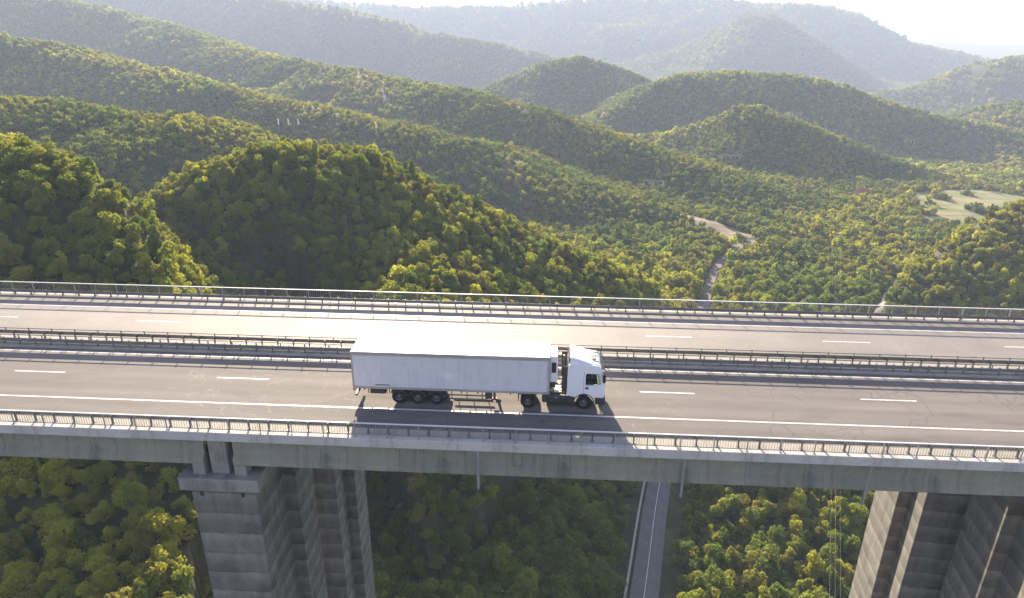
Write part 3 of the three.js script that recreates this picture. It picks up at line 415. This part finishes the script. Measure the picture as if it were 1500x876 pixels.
  // tractor: frame, fifth wheel, tanks
  for (const z of [-43.1, -43.9]) part('tractor_rail', box(-1.9, 4.1, 0.72, 0.98, z - 0.04, z + 0.04), M.chassis, truck);
  part('fifth_wheel', rbox(-1.5, -0.4, 0.98, 1.13, -43.9, -43.1, 0.03, 1), M.chassis, truck);
  for (const z of [-42.56, -44.44]) part('rear_mudguard', merge([box(-1.62, -0.36, 1.06, 1.1, z - 0.3, z + 0.3), box(-1.68, -1.62, 0.55, 1.1, z - 0.3, z + 0.3)]), M.plasticGrey, truck);
  for (const z of [-42.62, -44.4]) { const t = new THREE.Group(); t.name = 'fuel_tank'; truck.add(t); part('tank', rbox(0.0, 1.75, 0.42, 1.02, z - 0.3, z + 0.3, 0.16, 4), M.plasticGrey, t); for (const x of [0.35, 1.35]) part('tank_strap', rbox(x - 0.03, x + 0.03, 0.405, 1.035, z - 0.312, z + 0.312, 0.16, 4), M.chassis, t); part('tank_cap', bar([1.0, 0.85, z + 0.28], [1.0, 0.93, z + 0.36], 0.06, 10), M.alu, t); }
  part('catwalk', rbox(0.62, 1.62, 1.02, 1.08, -43.8, -42.75, 0.01, 1), M.alu, truck);
  M.hose = new THREE.MeshStandardMaterial({ color: rgb(0.30, 0.24, 0.14), roughness: 0.5 });
  for (let k = 0; k < 3; k++) { const c = new THREE.CatmullRomCurve3([[1.62, 2.1, -43.2 - k * 0.15], [1.35, 1.6 - k * 0.08, -43.15 - k * 0.15], [0.95, 1.45, -43.2 - k * 0.15], [0.6, 1.85, -43.25 - k * 0.15]].map((p) => new THREE.Vector3(...p))); part('air_hose', new THREE.TubeGeometry(c, 16, 0.025, 6), k === 1 ? M.redLamp : M.hose, truck); }
  part('exhaust_stack', bar([1.5, 1.0, -44.2], [1.5, 3.3, -44.2], 0.08, 12), M.alu, truck);
  for (const y of [1.2, 1.55, 1.9]) part('rear_step', box(1.28, 1.62, y, y + 0.05, -42.8, -42.5), M.alu, truck);

  // cab: hollow shell so that one looks in through the side window
  const cab = new THREE.Group(); cab.name = 'cab'; truck.add(cab);
  const CN = -42.29, CF = -44.74;
  const arch = []; for (let a = 178; a >= 2; a -= 11) arch.push([2.93 + 0.70 * Math.cos(a * R), 0.60 + 0.66 * Math.sin(a * R)]);
  const prof = [[1.72, 1.14], [2.20, 1.0], ...arch.filter((p) => p[1] > 0.98), [3.70, 1.0], [4.28, 1.0], [4.36, 1.35], [4.33, 1.95], [4.14, 2.9], [4.02, 3.25], [3.86, 3.44], [3.4, 3.52], [1.95, 3.56], [1.80, 3.45], [1.74, 2.6]];
  const win = [[3.02, 1.98], [3.02, 2.78], [3.08, 2.84], [3.84, 2.84], [4.02, 2.10], [3.60, 2.0]];
  M.cabSide = M.cabPaint;
  for (const [z0, z1] of [[CN - 0.07, CN], [CF, CF + 0.07]]) { const s = part('side_wall', sweepZ(prof, z0, z1, [win], 0.015), M.cabPaint, cab); }
  const inner = CF + 0.05, outer = CN - 0.05;
  const strip = (name, pts, t, mat) => { const a = pts, b = pts.map(([x, y]) => [x, y]); const q = []; for (let i = 0; i < a.length; i++) { const p0 = a[Math.max(0, i - 1)], p1 = a[Math.min(a.length - 1, i + 1)], dx = p1[0] - p0[0], dy = p1[1] - p0[1], l = Math.hypot(dx, dy); q.unshift([b[i][0] - dy / l * t, b[i][1] + dx / l * t]); } return part(name, sweepZ([...a, ...q], inner, outer), mat, cab); };
  strip('cab_roof', [[1.82, 3.45], [1.95, 3.555], [3.4, 3.515], [3.84, 3.44], [3.99, 3.26]], -0.05, M.cabPaint);
  strip('rear_wall', [[1.735, 1.16], [1.755, 2.6], [1.81, 3.43]], -0.05, M.cabPaint);
  strip('front_panel', [[4.27, 1.0], [4.35, 1.35], [4.325, 1.95]], 0.05, M.cabPaint);
  strip('windscreen', [[4.315, 1.97], [4.13, 2.9], [4.02, 3.22]], 0.012, M.glass);
  part('floor_pan', box(1.78, 4.25, 1.16, 1.22, inner, outer), M.dark, cab);
  part('side_window', sweepZ(win.map(([x, y]) => [x, y]), CN - 0.045, CN - 0.035), M.glass, cab);
  part('side_window', sweepZ(win.map(([x, y]) => [x, y]), CF + 0.035, CF + 0.045), M.glass, cab);
  const seal = win.map(([x, y]) => [3.5 + (x - 3.5) * 1.06, 2.42 + (y - 2.42) * 1.06]);
  part('window_seal', sweepZ(seal, CN - 0.001, CN + 0.008, [win]), M.dark, cab);
  for (const [z, s] of [[CN, 1], [CF, -1]]) { part('door_handle', rbox(2.98, 3.22, 1.66, 1.80, z - 0.02, z + 0.03, 0.02, 1), M.dark, cab); part('door_seam', box(2.86, 2.875, 1.12, 3.0, z - 0.004, z + 0.004), M.plasticGrey, cab);
    const m = part('mirror', rbox(4.14, 4.34, 2.35, 2.98, z + s * 0.22 - 0.13, z + s * 0.22 + 0.13, 0.05, 3), M.dark, cab); part('mirror_arm', bar([4.1, 2.75, z], [4.22, 2.75, z + s * 0.15], 0.025), M.dark, m); part('mirror_arm', bar([4.16, 2.5, z], [4.22, 2.5, z + s * 0.15], 0.025), M.dark, m);
    part('wheel_arch_trim', merge(arch.slice(1).map((p, i) => bar([...arch[i], z], [...p, z], 0.035, 6))), M.plasticGrey, cab);
    part('entry_step', rbox(3.72, 4.2, 0.42, 0.98, z - s * 0.25 - 0.2, z - s * 0.25 + 0.2, 0.04, 2), M.plasticGrey, cab);
    part('side_skirt', rbox(1.7, 2.28, 0.42, 1.06, z - s * 0.22 - 0.18, z - s * 0.22 + 0.18, 0.05, 2), M.plasticGrey, cab);
    part('side_deflector', rbox(1.36, 1.73, 1.35, 3.35, z - s * 0.06 - 0.025, z - s * 0.06 + 0.025, 0.02, 1), M.chassis, cab); }
  part('bumper', rbox(4.0, 4.42, 0.36, 0.99, CF + 0.02, CN - 0.02, 0.08, 3), M.plasticGrey, cab);
  M.lamp = new THREE.MeshPhysicalMaterial({ color: rgb(0.75, 0.75, 0.72), roughness: 0.1, clearcoat: 1 });
  for (const z of [-42.62, -44.4]) part('headlight', rbox(4.3, 4.44, 0.66, 0.92, z - 0.22, z + 0.22, 0.04, 2), M.lamp, cab);
  part('front_grille', rbox(4.33, 4.40, 1.05, 1.75, -44.2, -42.85, 0.02, 1), M.dark, cab);
  part('sun_visor', sweepZ([[4.02, 3.24], [4.20, 3.12], [4.24, 3.14], [4.05, 3.30]], CF + 0.15, CN - 0.15), M.plasticGrey, cab);
  // roof air deflector: solid wedge, its shaded hollow back painted by a dark panel
  const df = part('roof_deflector', sweepZ([[1.84, 3.5], [1.92, 3.96], [2.02, 3.98], [2.55, 3.84], [3.05, 3.66], [3.45, 3.53], [3.0, 3.5]], -44.62, -42.41, [], 0.10), M.cabPaint, cab);
  part('deflector_shade_panel', sweepZ([[1.80, 3.5], [1.845, 3.9], [1.86, 3.9], [1.88, 3.5]], -44.45, -42.58), M.plasticGrey, cab);
  for (const z of [-42.75, -43.5, -44.25]) part('deflector_strut', bar([1.80, 3.45, z], [1.86, 3.88, z], 0.025), M.alu, cab);
  part('roof_hatch', rbox(3.08, 3.66, 3.50, 3.56, -43.85, -43.15, 0.02, 1), M.plasticGrey, cab);
  for (const z of [-42.8, -44.2]) part('air_horn', bar([3.5, 3.58, z], [3.86, 3.56, z], 0.03, 10, 0.055), M.alu, cab);
  part('mattress', rbox(1.84, 2.45, 1.9, 2.05, inner + 0.1, outer - 0.1, 0.05, 2), M.plasticGrey, cab);
  for (const z of [-42.85, -44.15]) { const s = new THREE.Group(); s.name = 'seat'; truck.add(s); part('cushion', rbox(2.72, 3.22, 1.62, 1.78, z - 0.25, z + 0.25, 0.06, 2), M.dark, s); const k = part('seat_back', rbox(2.56, 2.72, 1.7, 2.55, z - 0.25, z + 0.25, 0.06, 2), M.dark, s); part('seat_base', box(2.75, 3.15, 1.2, 1.64, z - 0.2, z + 0.2), M.dark, s); }
  part('dashboard', rbox(3.86, 4.24, 1.55, 1.95, inner, outer, 0.06, 2), M.plasticGrey, cab);
  const sw = new THREE.TorusGeometry(0.22, 0.017, 8, 28); sw.rotateY(Math.PI / 2); sw.rotateZ(0.9); sw.translate(3.66, 1.98, -44.15); part('steering_wheel', sw, M.dark, cab);
  part('curtain', rbox(2.6, 3.0, 2.0, 2.85, CN - 0.12, CN - 0.09, 0.01, 1), M.plasticGrey, cab);
}

// ---------------------------------------------------------------- driver in the far seat
{
  const res = 112, size = 0.62, C = [3.2, 2.1, -44.15];
  const J = { hip: [2.86, 1.86, 0], waist: [2.83, 2.0, 0], chest: [2.82, 2.27, 0], neck: [2.84, 2.47, 0], chin: [2.88, 2.54, 0], head: [2.87, 2.61, 0] };
  const caps = [], add = (a, b, ra, rb, k = 0.03) => caps.push([a, b, ra, rb, k]);
  add(J.hip, J.waist, 0.15, 0.135); add(J.waist, J.chest, 0.135, 0.15); add([2.82, 2.36, -0.15], [2.82, 2.36, 0.15], 0.07, 0.07); add(J.neck, J.chin, 0.055, 0.055); add(J.chin, J.head, 0.075, 0.10); add([2.97, 2.585, 0], [2.985, 2.575, 0], 0.018, 0.018, 0.012);
  for (const s of [-1, 1]) {
    add([2.83, 2.37, s * 0.19], [2.98, 2.13, s * 0.25], 0.058, 0.045); add([2.98, 2.13, s * 0.25], [3.38, 2.05, s * 0.19], 0.045, 0.03);
    add([3.38, 2.05, s * 0.19], [3.46, 2.06, s * 0.18], 0.035, 0.035, 0.015);
    for (let f = 0; f < 4; f++) { add([3.46, 2.075 - f * 0.022, s * 0.185], [3.53, 2.07 - f * 0.02, s * 0.175], 0.011, 0.010, 0.006); add([3.53, 2.07 - f * 0.02, s * 0.175], [3.545 - f * 0.004, 2.055 - f * 0.018, s * 0.145], 0.010, 0.009, 0.006); }
    add([3.42, 2.07, s * 0.165], [3.49, 2.10, s * 0.145], 0.012, 0.010, 0.006);
    add([2.90, 1.84, s * 0.1], [3.36, 1.86, s * 0.13], 0.085, 0.062); add([3.36, 1.86, s * 0.13], [3.46, 1.50, s * 0.13], 0.06, 0.045);
    add([2.87, 2.60, s * 0.10], [2.87, 2.585, s * 0.105], 0.025, 0.02, 0.012); add([2.955, 2.62, s * 0.035], [2.955, 2.62, s * 0.035], 0.012, 0.012, 0.01);
  }
  const mc = new MarchingCubes(res, M.dark, false, false, 160000); mc.reset(); mc.isolation = 0;
  const smin = (a, b, k) => { const h = clamp01(0.5 + 0.5 * (b - a) / k); return lerp(b, a, h) - k * h * (1 - h); };
  const dcap = (p, a, b, ra, rb) => { const u = [b[0] - a[0], b[1] - a[1], b[2] - a[2]], v = [p[0] - a[0], p[1] - a[1], p[2] - a[2]], l = u[0] * u[0] + u[1] * u[1] + u[2] * u[2], t = l > 0 ? clamp01((v[0] * u[0] + v[1] * u[1] + v[2] * u[2]) / l) : 0; return Math.hypot(v[0] - u[0] * t, v[1] - u[1] * t, v[2] - u[2] * t) - lerp(ra, rb, t); };
  for (let k = 0; k < res; k++) for (let j = 0; j < res; j++) for (let i = 0; i < res; i++) { const p = [C[0] + (i / res * 2 - 1) * size, C[1] + (j / res * 2 - 1) * size, (k / res * 2 - 1) * size]; let d = 1; if (Math.abs(p[2]) < 0.36) for (const [a, b, ra, rb, kk] of caps) d = smin(d, dcap(p, a, b, ra, rb), kk); mc.field[i + j * res + k * res * res] = -d; }
  mc.update();
  const n = mc.count, pos = new Float32Array(n * 3), nor = new Float32Array(mc.normalArray.slice(0, n * 3)), col = new Float32Array(n * 3);
  for (let i = 0; i < n; i++) { const x = C[0] + mc.positionArray[i * 3] * size, y = C[1] + mc.positionArray[i * 3 + 1] * size, z = mc.positionArray[i * 3 + 2] * size; pos.set([x, y, C[2] + z], i * 3); const skin = y > 2.47 || x > 3.12 && y > 1.97, c = skin ? (y > 2.63 || x < 2.83 && y > 2.5 ? [0.05, 0.035, 0.025] : [0.48, 0.30, 0.22]) : y < 1.93 ? [0.05, 0.06, 0.09] : [0.62, 0.56, 0.20]; col.set(c, i * 3); }
  const g = new THREE.BufferGeometry(); g.setAttribute('position', new THREE.BufferAttribute(pos, 3)); g.setAttribute('normal', new THREE.BufferAttribute(nor, 3)); g.setAttribute('color', new THREE.BufferAttribute(col, 3));
  single('person', g, new THREE.MeshStandardMaterial({ vertexColors: true, roughness: 0.8 }), 'truck driver in a yellow top sitting behind the steering wheel', 'person');
}

// ---------------------------------------------------------------- trees
function makeCrown(seed, quads, leaf, tall = 1.1, wide = 1) { // about 1 m in radius, standing on y = 0
  const r = rng(seed), lobes = [], nl = 8 + Math.floor(r() * 9), lean = (r() - 0.5) * 0.35;
  lobes.push([0, 0.7 * tall, 0, 0.5 * wide]);
  for (let i = 0; i < nl; i++) { const a = i * 2.4 + r() * 1.2, y = (0.25 + 1.25 * Math.pow(r(), 0.8)) * tall, w = (1.15 - 0.6 * Math.abs(y / tall - 0.6)) * wide, q = (0.3 + 0.5 * r()) * w; lobes.push([Math.cos(a) * q + lean * y, y, Math.sin(a) * q, (0.16 + 0.26 * r()) * (0.5 + 0.5 * wide)]); }
  const wts = lobes.map((L) => L[3] * L[3]), tot = wts.reduce((p, q) => p + q, 0);
  const pos = [], nor = [], v = new THREE.Vector3(), t = new THREE.Vector3(), b = new THREE.Vector3(), f = new THREE.Vector3();
  let made = 0, guard = 0;
  while (made < quads && guard++ < quads * 30) {
    let pick = r() * tot, li = 0; while (pick > wts[li] && li < lobes.length - 1) pick -= wts[li++];
    const L = lobes[li], z = 2 * r() - 1, a = r() * 6.2832, s = Math.sqrt(1 - z * z), o = [s * Math.cos(a), z, s * Math.sin(a)], bump = 0.75 + 0.5 * vnoise(o[0] * 2.5 + seed + li * 5, o[1] * 2.5 + o[2] * 2.1), rad = L[3] * bump * (0.68 + 0.42 * Math.sqrt(r()) + (r() < 0.06 ? 0.35 * r() : 0));
    const p = [L[0] + o[0] * rad, L[1] + o[1] * rad * 0.9, L[2] + o[2] * rad]; if (p[1] < 0.04) continue;
    let deep = false; for (const K of lobes) if (K !== L && Math.hypot(p[0] - K[0], p[1] - K[1], p[2] - K[2]) < K[3] * 0.6) { deep = true; break; }
    if (deep) continue;
    f.set(o[0] * 0.8 + (r() - 0.5) * 1.7, o[1] * 0.8 + (r() - 0.5) * 1.7 + 0.2, o[2] * 0.8 + (r() - 0.5) * 1.7).normalize();
    t.set(r() - 0.5, r() - 0.5, r() - 0.5).cross(f).normalize(); b.crossVectors(f, t);
    const sz = leaf * (0.55 + 0.9 * r()), asp = 0.5 + 0.35 * r();
    v.set(o[0], o[1], o[2]).multiplyScalar(0.3).addScaledVector(f, 0.85).normalize();
    const q = [[-1, 0, 0], [0, -asp, 0.18], [1, 0, -0.1], [0, asp, 0.18]].map(([x, y, h]) => [p[0] + (t.x * x + b.x * y + f.x * h) * sz, p[1] + (t.y * x + b.y * y + f.y * h) * sz, p[2] + (t.z * x + b.z * y + f.z * h) * sz]);
    for (const k of [0, 1, 2, 0, 2, 3]) { pos.push(...q[k]); nor.push(v.x, v.y, v.z); }
    made++;
  }
  const g = new THREE.BufferGeometry(); g.setAttribute('position', new THREE.Float32BufferAttribute(pos, 3)); g.setAttribute('normal', new THREE.Float32BufferAttribute(nor, 3)); return g;
}
function makeTrunk(seed) { const r = rng(seed), list = [bar([0, -0.35, 0], [0.03, 0.5, 0.02], 0.075, 7, 0.05), bar([0.03, 0.5, 0.02], [0.0, 1.2, 0], 0.05, 6, 0.015)]; for (let i = 0; i < 5; i++) { const a = i * 1.4 + r(), y = 0.35 + 0.12 * i; list.push(bar([0.02, y, 0.01], [Math.cos(a) * 0.5, y + 0.35, Math.sin(a) * 0.5], 0.03, 5, 0.008)); } return merge(list); }
const leafMat = (c, k = 0.6) => new THREE.MeshPhysicalMaterial({ color: c, roughness: 0.95, transmission: k, thickness: 0, side: THREE.DoubleSide, specularIntensity: 0.25 });
M.bark = new THREE.MeshStandardMaterial({ color: rgb(0.10, 0.08, 0.06), roughness: 0.95 });
const LEAF = [['deep green', leafMat(rgb(0.17, 0.225, 0.026))], ['mid green', leafMat(rgb(0.28, 0.32, 0.03))], ['yellow-green', leafMat(rgb(0.42, 0.42, 0.036))], ['olive green', leafMat(rgb(0.27, 0.27, 0.04))]];
const crownNear = [[11, 0.9, 1.1], [12, 1.05, 1], [13, 1.2, 0.95], [14, 0.8, 1.15], [15, 1.45, 0.75], [16, 1.0, 1.05]].map(([s, t, w]) => makeCrown(s, 2300, 0.07, t, w)), crownMid = [[21, 0.9, 1.1], [22, 1.1, 1], [23, 1.35, 0.8], [24, 1, 1.05]].map(([s, t, w]) => makeCrown(s, 650, 0.125, t, w)), crownFar = [31, 32].map((s) => makeCrown(s, 170, 0.25, 0.95));
const trunkGeo = [makeTrunk(5), makeTrunk(6)];

camera.updateMatrixWorld(true); camera.updateProjectionMatrix();
const HEADING = -2.916 * R;
const noTree = (x, z, d) => {
  if (z > -430 && z < -10) { if (nearestOn(ROAD, x, z)[0] < (z > -250 ? 6.5 : 4.2)) return true; if (x > 100 && nearestOn(PATH, x, z)[0] < 2.6) return true; }
  if (d > 350 && d < 760 && (inPoly(MEADOW, x, z) && fbm(x / 25, z / 25, 2) < 0.62 || inPoly(CLEARING, x, z) || inPoly(FIELD, x, z))) return true;
  if (z > -63 && z < -35 && ((x > -26 && x < -16) || (x > 31 && x < 43))) return true;
  return false;
};
const trees = []; // x, y, z, radius, d, ridge, tone
{
  const r = rng(77);
  const bands = [[70, 330, 2.6, 0.98], [330, 720, 3.1, 0.88], [720, 1350, 4.7, 1.18], [1350, 2300, 8.2, 1.75], [2300, 3600, 13, 2.7], [3600, 5600, 22, 4.6]];
  for (const [d0, d1, step, k] of bands) {
    const half = Math.ceil(d1 / step);
    for (let i = -half; i <= half; i++) for (let j = -half; j <= 0; j++) {
      const x0 = i * step, z0 = j * step, dd = Math.hypot(x0, z0); if (dd > d1 + step || dd < d0 - step) continue;
      const x = x0 + (r() - 0.5) * step * 0.95, z = z0 + (r() - 0.5) * step * 0.95, d = Math.hypot(x, z), q = r(), q2 = r();
      if (d < d0 || d >= d1) continue;
      const az = Math.atan2(x, -z) - HEADING; if (Math.abs(az) > 43 * R) continue;
      if (noTree(x, z, d)) continue;
      const y = height(x, z), rd = domin;
      let rad = 2.0 * k * (0.62 + 0.85 * q * q);
      if (rd < 0 && d < 720) { rad *= 1.12 + 0.5 * fbm(x / 30, z / 30, 2); if (fbm(x / 22 + 50, z / 22, 3) > 0.64 && d > 330) { if (q2 < 0.6) continue; } }
      if (d > 330 && rd >= 0 && fbm(x / (d * 0.05) + 5, z / (d * 0.05) + 80, 3) > 0.66 && q2 < 0.55) continue;
      const tn = fbm(x / 60 + 9, z / 60 + 3, 3) + (q2 - 0.5) * 0.5 + (rd === 0 || rd === 1 || rd === 12 ? 0.06 : 0);  // yellower leaf tone on three hills stands in for warm sun flare
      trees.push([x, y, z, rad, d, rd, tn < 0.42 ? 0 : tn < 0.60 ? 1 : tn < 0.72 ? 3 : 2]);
    }
  }
}
// which trees show largest: in the frame, not behind the viaduct or a hill
const tmp = new THREE.Vector3();
function shows(t) {
  const [x, y, z, rad, d] = t, top = y + rad * 1.5;
  tmp.set(x, y + rad, z).project(camera); if (Math.abs(tmp.x) > 1.02 || Math.abs(tmp.y) > 1.04) return false;
  const at = (zz) => EYE.y + (top - EYE.y) * (zz / z); if (z < -62) { const a = at(-37.6), b = at(-60.5); if (Math.max(a, b) > -2.9 && Math.min(a, b) < 0.3) return false; }
  for (let s = 0.35; s < 0.97; s += 0.04) if (height(x * s, z * s) + 3 > EYE.y + (top - EYE.y) * s) return false;
  return true;
}
const order = trees.map((t, i) => [t[3] / t[4], i]).filter(([, i]) => trees[i][4] < 260).sort((a, b) => b[0] - a[0]);
const singles = new Set(); for (const [, i] of order) { if (singles.size >= 300) break; if (shows(trees[i])) singles.add(i); }
const PLACE = (t) => { // where the photograph shows it
  tmp.set(t[0], t[1] + t[3], t[2]).project(camera); const px = (tmp.x * 0.5 + 0.5) * 1500, py = (0.5 - tmp.y * 0.5) * 876;
  if (py < 470) return px < 110 ? 'beyond the far railing, by the left edge' : px < 300 ? 'beyond the far railing, on the near left hillside' : px < 1000 ? 'beyond the far railing, on the wooded spur' : 'beyond the far railing, at the right';
  const row = py < 752 ? 'just under the girder, ' : py < 812 ? 'halfway below the bridge, ' : 'at the bottom edge, ';
  const col = px < 130 ? 'far left of the left pier' : px < 310 ? 'close beside the left pier' : px < 660 ? 'right of the left pier' : px < 800 ? 'midway between pier and valley road' : px < 955 ? 'left of the valley road' : px < 1060 ? 'right of the valley road' : px < 1160 ? 'midway between road and right pier' : 'close beside the right pier';
  return row + col; };
const FORM = ['broad', 'rounded', 'upright', 'broad', 'slender', 'rounded'];
const r9 = rng(909), rot = () => r9() * 6.2832;
for (const i of singles) {
  const t = trees[i], [x, y, z, rad, d, rd, tone] = t, sz = rad > 2.9 ? 'large' : rad > 2.1 ? 'middling' : 'small', where = PLACE(t);
  const o = thing('broadleaf_tree', sz + ' ' + FORM[i % 6] + ' ' + LEAF[tone][0] + ' tree ' + where, 'tree', 'trees ' + where);
  o.position.set(x, y - 0.1, z); o.rotation.y = rot(); o.scale.set(rad, rad * (0.95 + 0.35 * r9()), rad);
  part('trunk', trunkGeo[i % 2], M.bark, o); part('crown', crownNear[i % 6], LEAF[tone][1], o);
}
// all other trees: one mass per hill
const WOOD = {
  '-1': 'mixed green woodland filling the valley floor beyond the viaduct', 0: 'sunlit scrub woodland on the nearest left hillside', 1: 'woodland on the rounded middle spur behind the truck', 2: 'hazy woodland on the second ridge at the left', 3: 'dark hazy woodland on the third ridge falling to the valley',
  4: 'pale hazy woodland on the far left ridge', 5: 'hazy woodland on the rounded hill above the centre', 6: 'blue-green woodland on the broad mountain at the right', 7: 'woodland on the knoll in front of the broad mountain', 8: 'pale blue woodland on the most distant mountain', 9: 'pale woodland on the peaked spur of the distant mountain', 10: 'hazy woodland on the mountain at the right edge', 11: 'woodland on the low foothill at the right edge', 12: 'bright green woodland on the near right hillside', 13: 'hazy sunlit woodland on the ridge just above the middle spur, upper left' };
const mats = {}; let nInst = 0;
for (let q = -1; q < RIDGES.length; q++) {
  const sets = {};
  trees.forEach((t, i) => { if (t[5] !== q || singles.has(i)) return; const lod = t[4] < 330 ? 'near' : t[4] < 720 ? 'mid' : 'far', list = lod === 'near' ? crownNear : lod === 'mid' ? crownMid : crownFar, v = i % list.length, k = lod + v; (sets[k] ??= { geo: list[v], list: [] }).list.push(t); });
  if (!Object.keys(sets).length) continue;
  const grp = new THREE.Group(); grp.name = numbered('woodland'); grp.userData = { kind: 'stuff', label: WOOD[q], category: 'woodland' }; scene.add(grp);
  for (const k of Object.keys(sets)) {
    const { geo, list } = sets[k], m = new THREE.InstancedMesh(geo, M.leafWhite ??= leafMat(rgb(1, 1, 1)), list.length), mat = new THREE.Matrix4(), qt = new THREE.Quaternion(), c = new THREE.Color();
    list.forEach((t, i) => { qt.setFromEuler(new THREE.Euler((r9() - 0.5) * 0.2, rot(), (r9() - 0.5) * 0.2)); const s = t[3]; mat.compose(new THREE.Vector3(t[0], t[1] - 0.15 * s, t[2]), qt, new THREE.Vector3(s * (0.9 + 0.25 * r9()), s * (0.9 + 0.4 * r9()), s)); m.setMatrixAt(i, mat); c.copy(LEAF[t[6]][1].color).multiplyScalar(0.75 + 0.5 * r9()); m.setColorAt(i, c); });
    m.name = 'tree_crowns'; m.userData.kind = 'stuff'; shade(m); grp.add(m); nInst += list.length;
  }
}
console.log('trees', trees.length, 'singles', singles.size, 'instances', nInst);

// ---------------------------------------------------------------- pylons, wires, house
function pylon(x, z, turn, h, label, ins = 0.6) {
  const g = thing('power_pylon', label, 'pylon', 'portal pylons of the power line'), y = height(x, z); g.position.set(x, y, z); g.rotation.y = turn;
  for (const s of [-1, 1]) { const list = [], bx = s * 3.3; for (const [a, b] of [[-1, -1], [1, -1], [1, 1], [-1, 1]]) list.push(bar([bx + a * 0.8, -1, b * 0.8], [bx + a * 0.25, h, b * 0.25], 0.09, 4)); for (let k = 0; k < 8; k++) { const y0 = h * k / 8, y1 = h * (k + 1) / 8, w = (t) => lerp(0.8, 0.25, t / h), d = k % 2 ? 1 : -1; for (const b of [-1, 1]) { list.push(bar([bx - d * w(y0), y0, b * w(y0)], [bx + d * w(y1), y1, b * w(y1)], 0.05, 4)); list.push(bar([bx + b * w(y0), y0, -d * w(y0)], [bx + b * w(y1), y1, d * w(y1)], 0.05, 4)); } } part('lattice_leg', merge(list), M.steel, g); }
  const arm = []; for (const zz of [-0.4, 0.4]) for (const yy of [h - 1.1, h]) arm.push(bar([-7, yy, zz], [7, yy, zz], 0.09, 4)); for (let k = -7; k < 7; k += 1.4) for (const zz of [-0.4, 0.4]) arm.push(bar([k, h - 1.1, zz], [k + 1.4, h, zz], 0.05, 4)); part('crossarm', merge(arm), M.steel, g);
  for (const s of [-6.6, 0, 6.6]) { const p = []; for (let k = 0; k < 12; k++) p.push(new THREE.CylinderGeometry(0.09 * ins, 0.24 * ins, 0.2, 8).translate(s, h - 1.3 - k * 0.26 * Math.sqrt(ins), 0)); part('insulator', merge(p), M.lampWhite ??= new THREE.MeshStandardMaterial({ color: rgb(0.82, 0.82, 0.80), roughness: 0.25 }), g); }
  return [x, y + h - 4.4, z, turn];
}
const py = [pylon(-176, -468, 0.1, 34, 'portal pylon with white insulators above the middle spur at the left', 1.8), pylon(71, -465, -0.1, 13, 'small portal pylon at the foot of the third ridge'), pylon(140, -542, -0.2, 14, 'faint portal pylon in front of the broad mountain'), pylon(395, -786, -0.35, 24, 'tall pylon on the right side of the broad mountain')];
pylon(223, -664, -0.3, 12, 'small bright pylon on the crest of the front knoll');
for (const [x, l] of [[0, 'left'], [0.75, 'middle'], [1.5, 'right']]) { // wires that pass under the viaduct
  const a = [44 + x * 1.2, -63, -78], b = [139 + x, -60, -330], pts = []; for (let k = 0; k <= 24; k++) { const t = k / 24; pts.push(new THREE.Vector3(lerp(a[0], b[0], t), lerp(a[1], b[1], t) - 8 * t * (1 - t), lerp(a[2], b[2], t))); }
  single('power_wire', new THREE.TubeGeometry(new THREE.CatmullRomCurve3(pts), 60, 0.008, 5), M.steel, l + ' of three thin wires hanging below the bridge near the right pier', 'wire', 'wires under the viaduct');
}
{
  const x = 228, z = -508, y = height(x, z), h = thing('house', 'small red-roofed house among the valley trees', 'house'); h.position.set(x, y, z); h.rotation.y = 0.3;
  const wall = new THREE.MeshStandardMaterial({ map: concTex, color: rgb(1.2, 1.15, 1.05), roughness: 0.9 }), tiles = new THREE.MeshStandardMaterial({ map: noiseTex(128, 128, (u, v) => { const n = tile(u, v, 16, 3), s = (v * 16) % 1 < 0.2 ? 0.8 : 1; return [0.62 * s + 0.2 * (n - 0.5), 0.36 * s + 0.15 * (n - 0.5), 0.27 * s + 0.1 * (n - 0.5)]; }), roughness: 0.9 });
  part('wall', box(-4.5, 4.5, -1, 5.6, -3.5, 3.5), wall, h); const rf = part('roof', sweepX([[-4.1, 5.45], [0, 7.9], [4.1, 5.45], [4.0, 5.65], [0, 8.1], [-4.0, 5.65]].map(([a, b]) => [a, b]), -5, 5), tiles, h); part('gable', sweepX([[-3.5, 5.6], [3.5, 5.6], [0, 7.7]], -4.5, 4.5), wall, h); part('chimney', box(1.5, 2.2, 6.5, 9, -0.4, 0.4), wall, rf);
  for (const a of [-2.8, 0, 2.8]) for (const b of [1.0, 3.6]) { const w = part('window', box(a - 0.5, a + 0.5, b, b + 1.3, 3.49, 3.53), M.dark, h); part('frame', box(a - 0.6, a + 0.6, b - 0.1, b, 3.5, 3.6), wall, w); }
}
renderer.render(scene, camera);
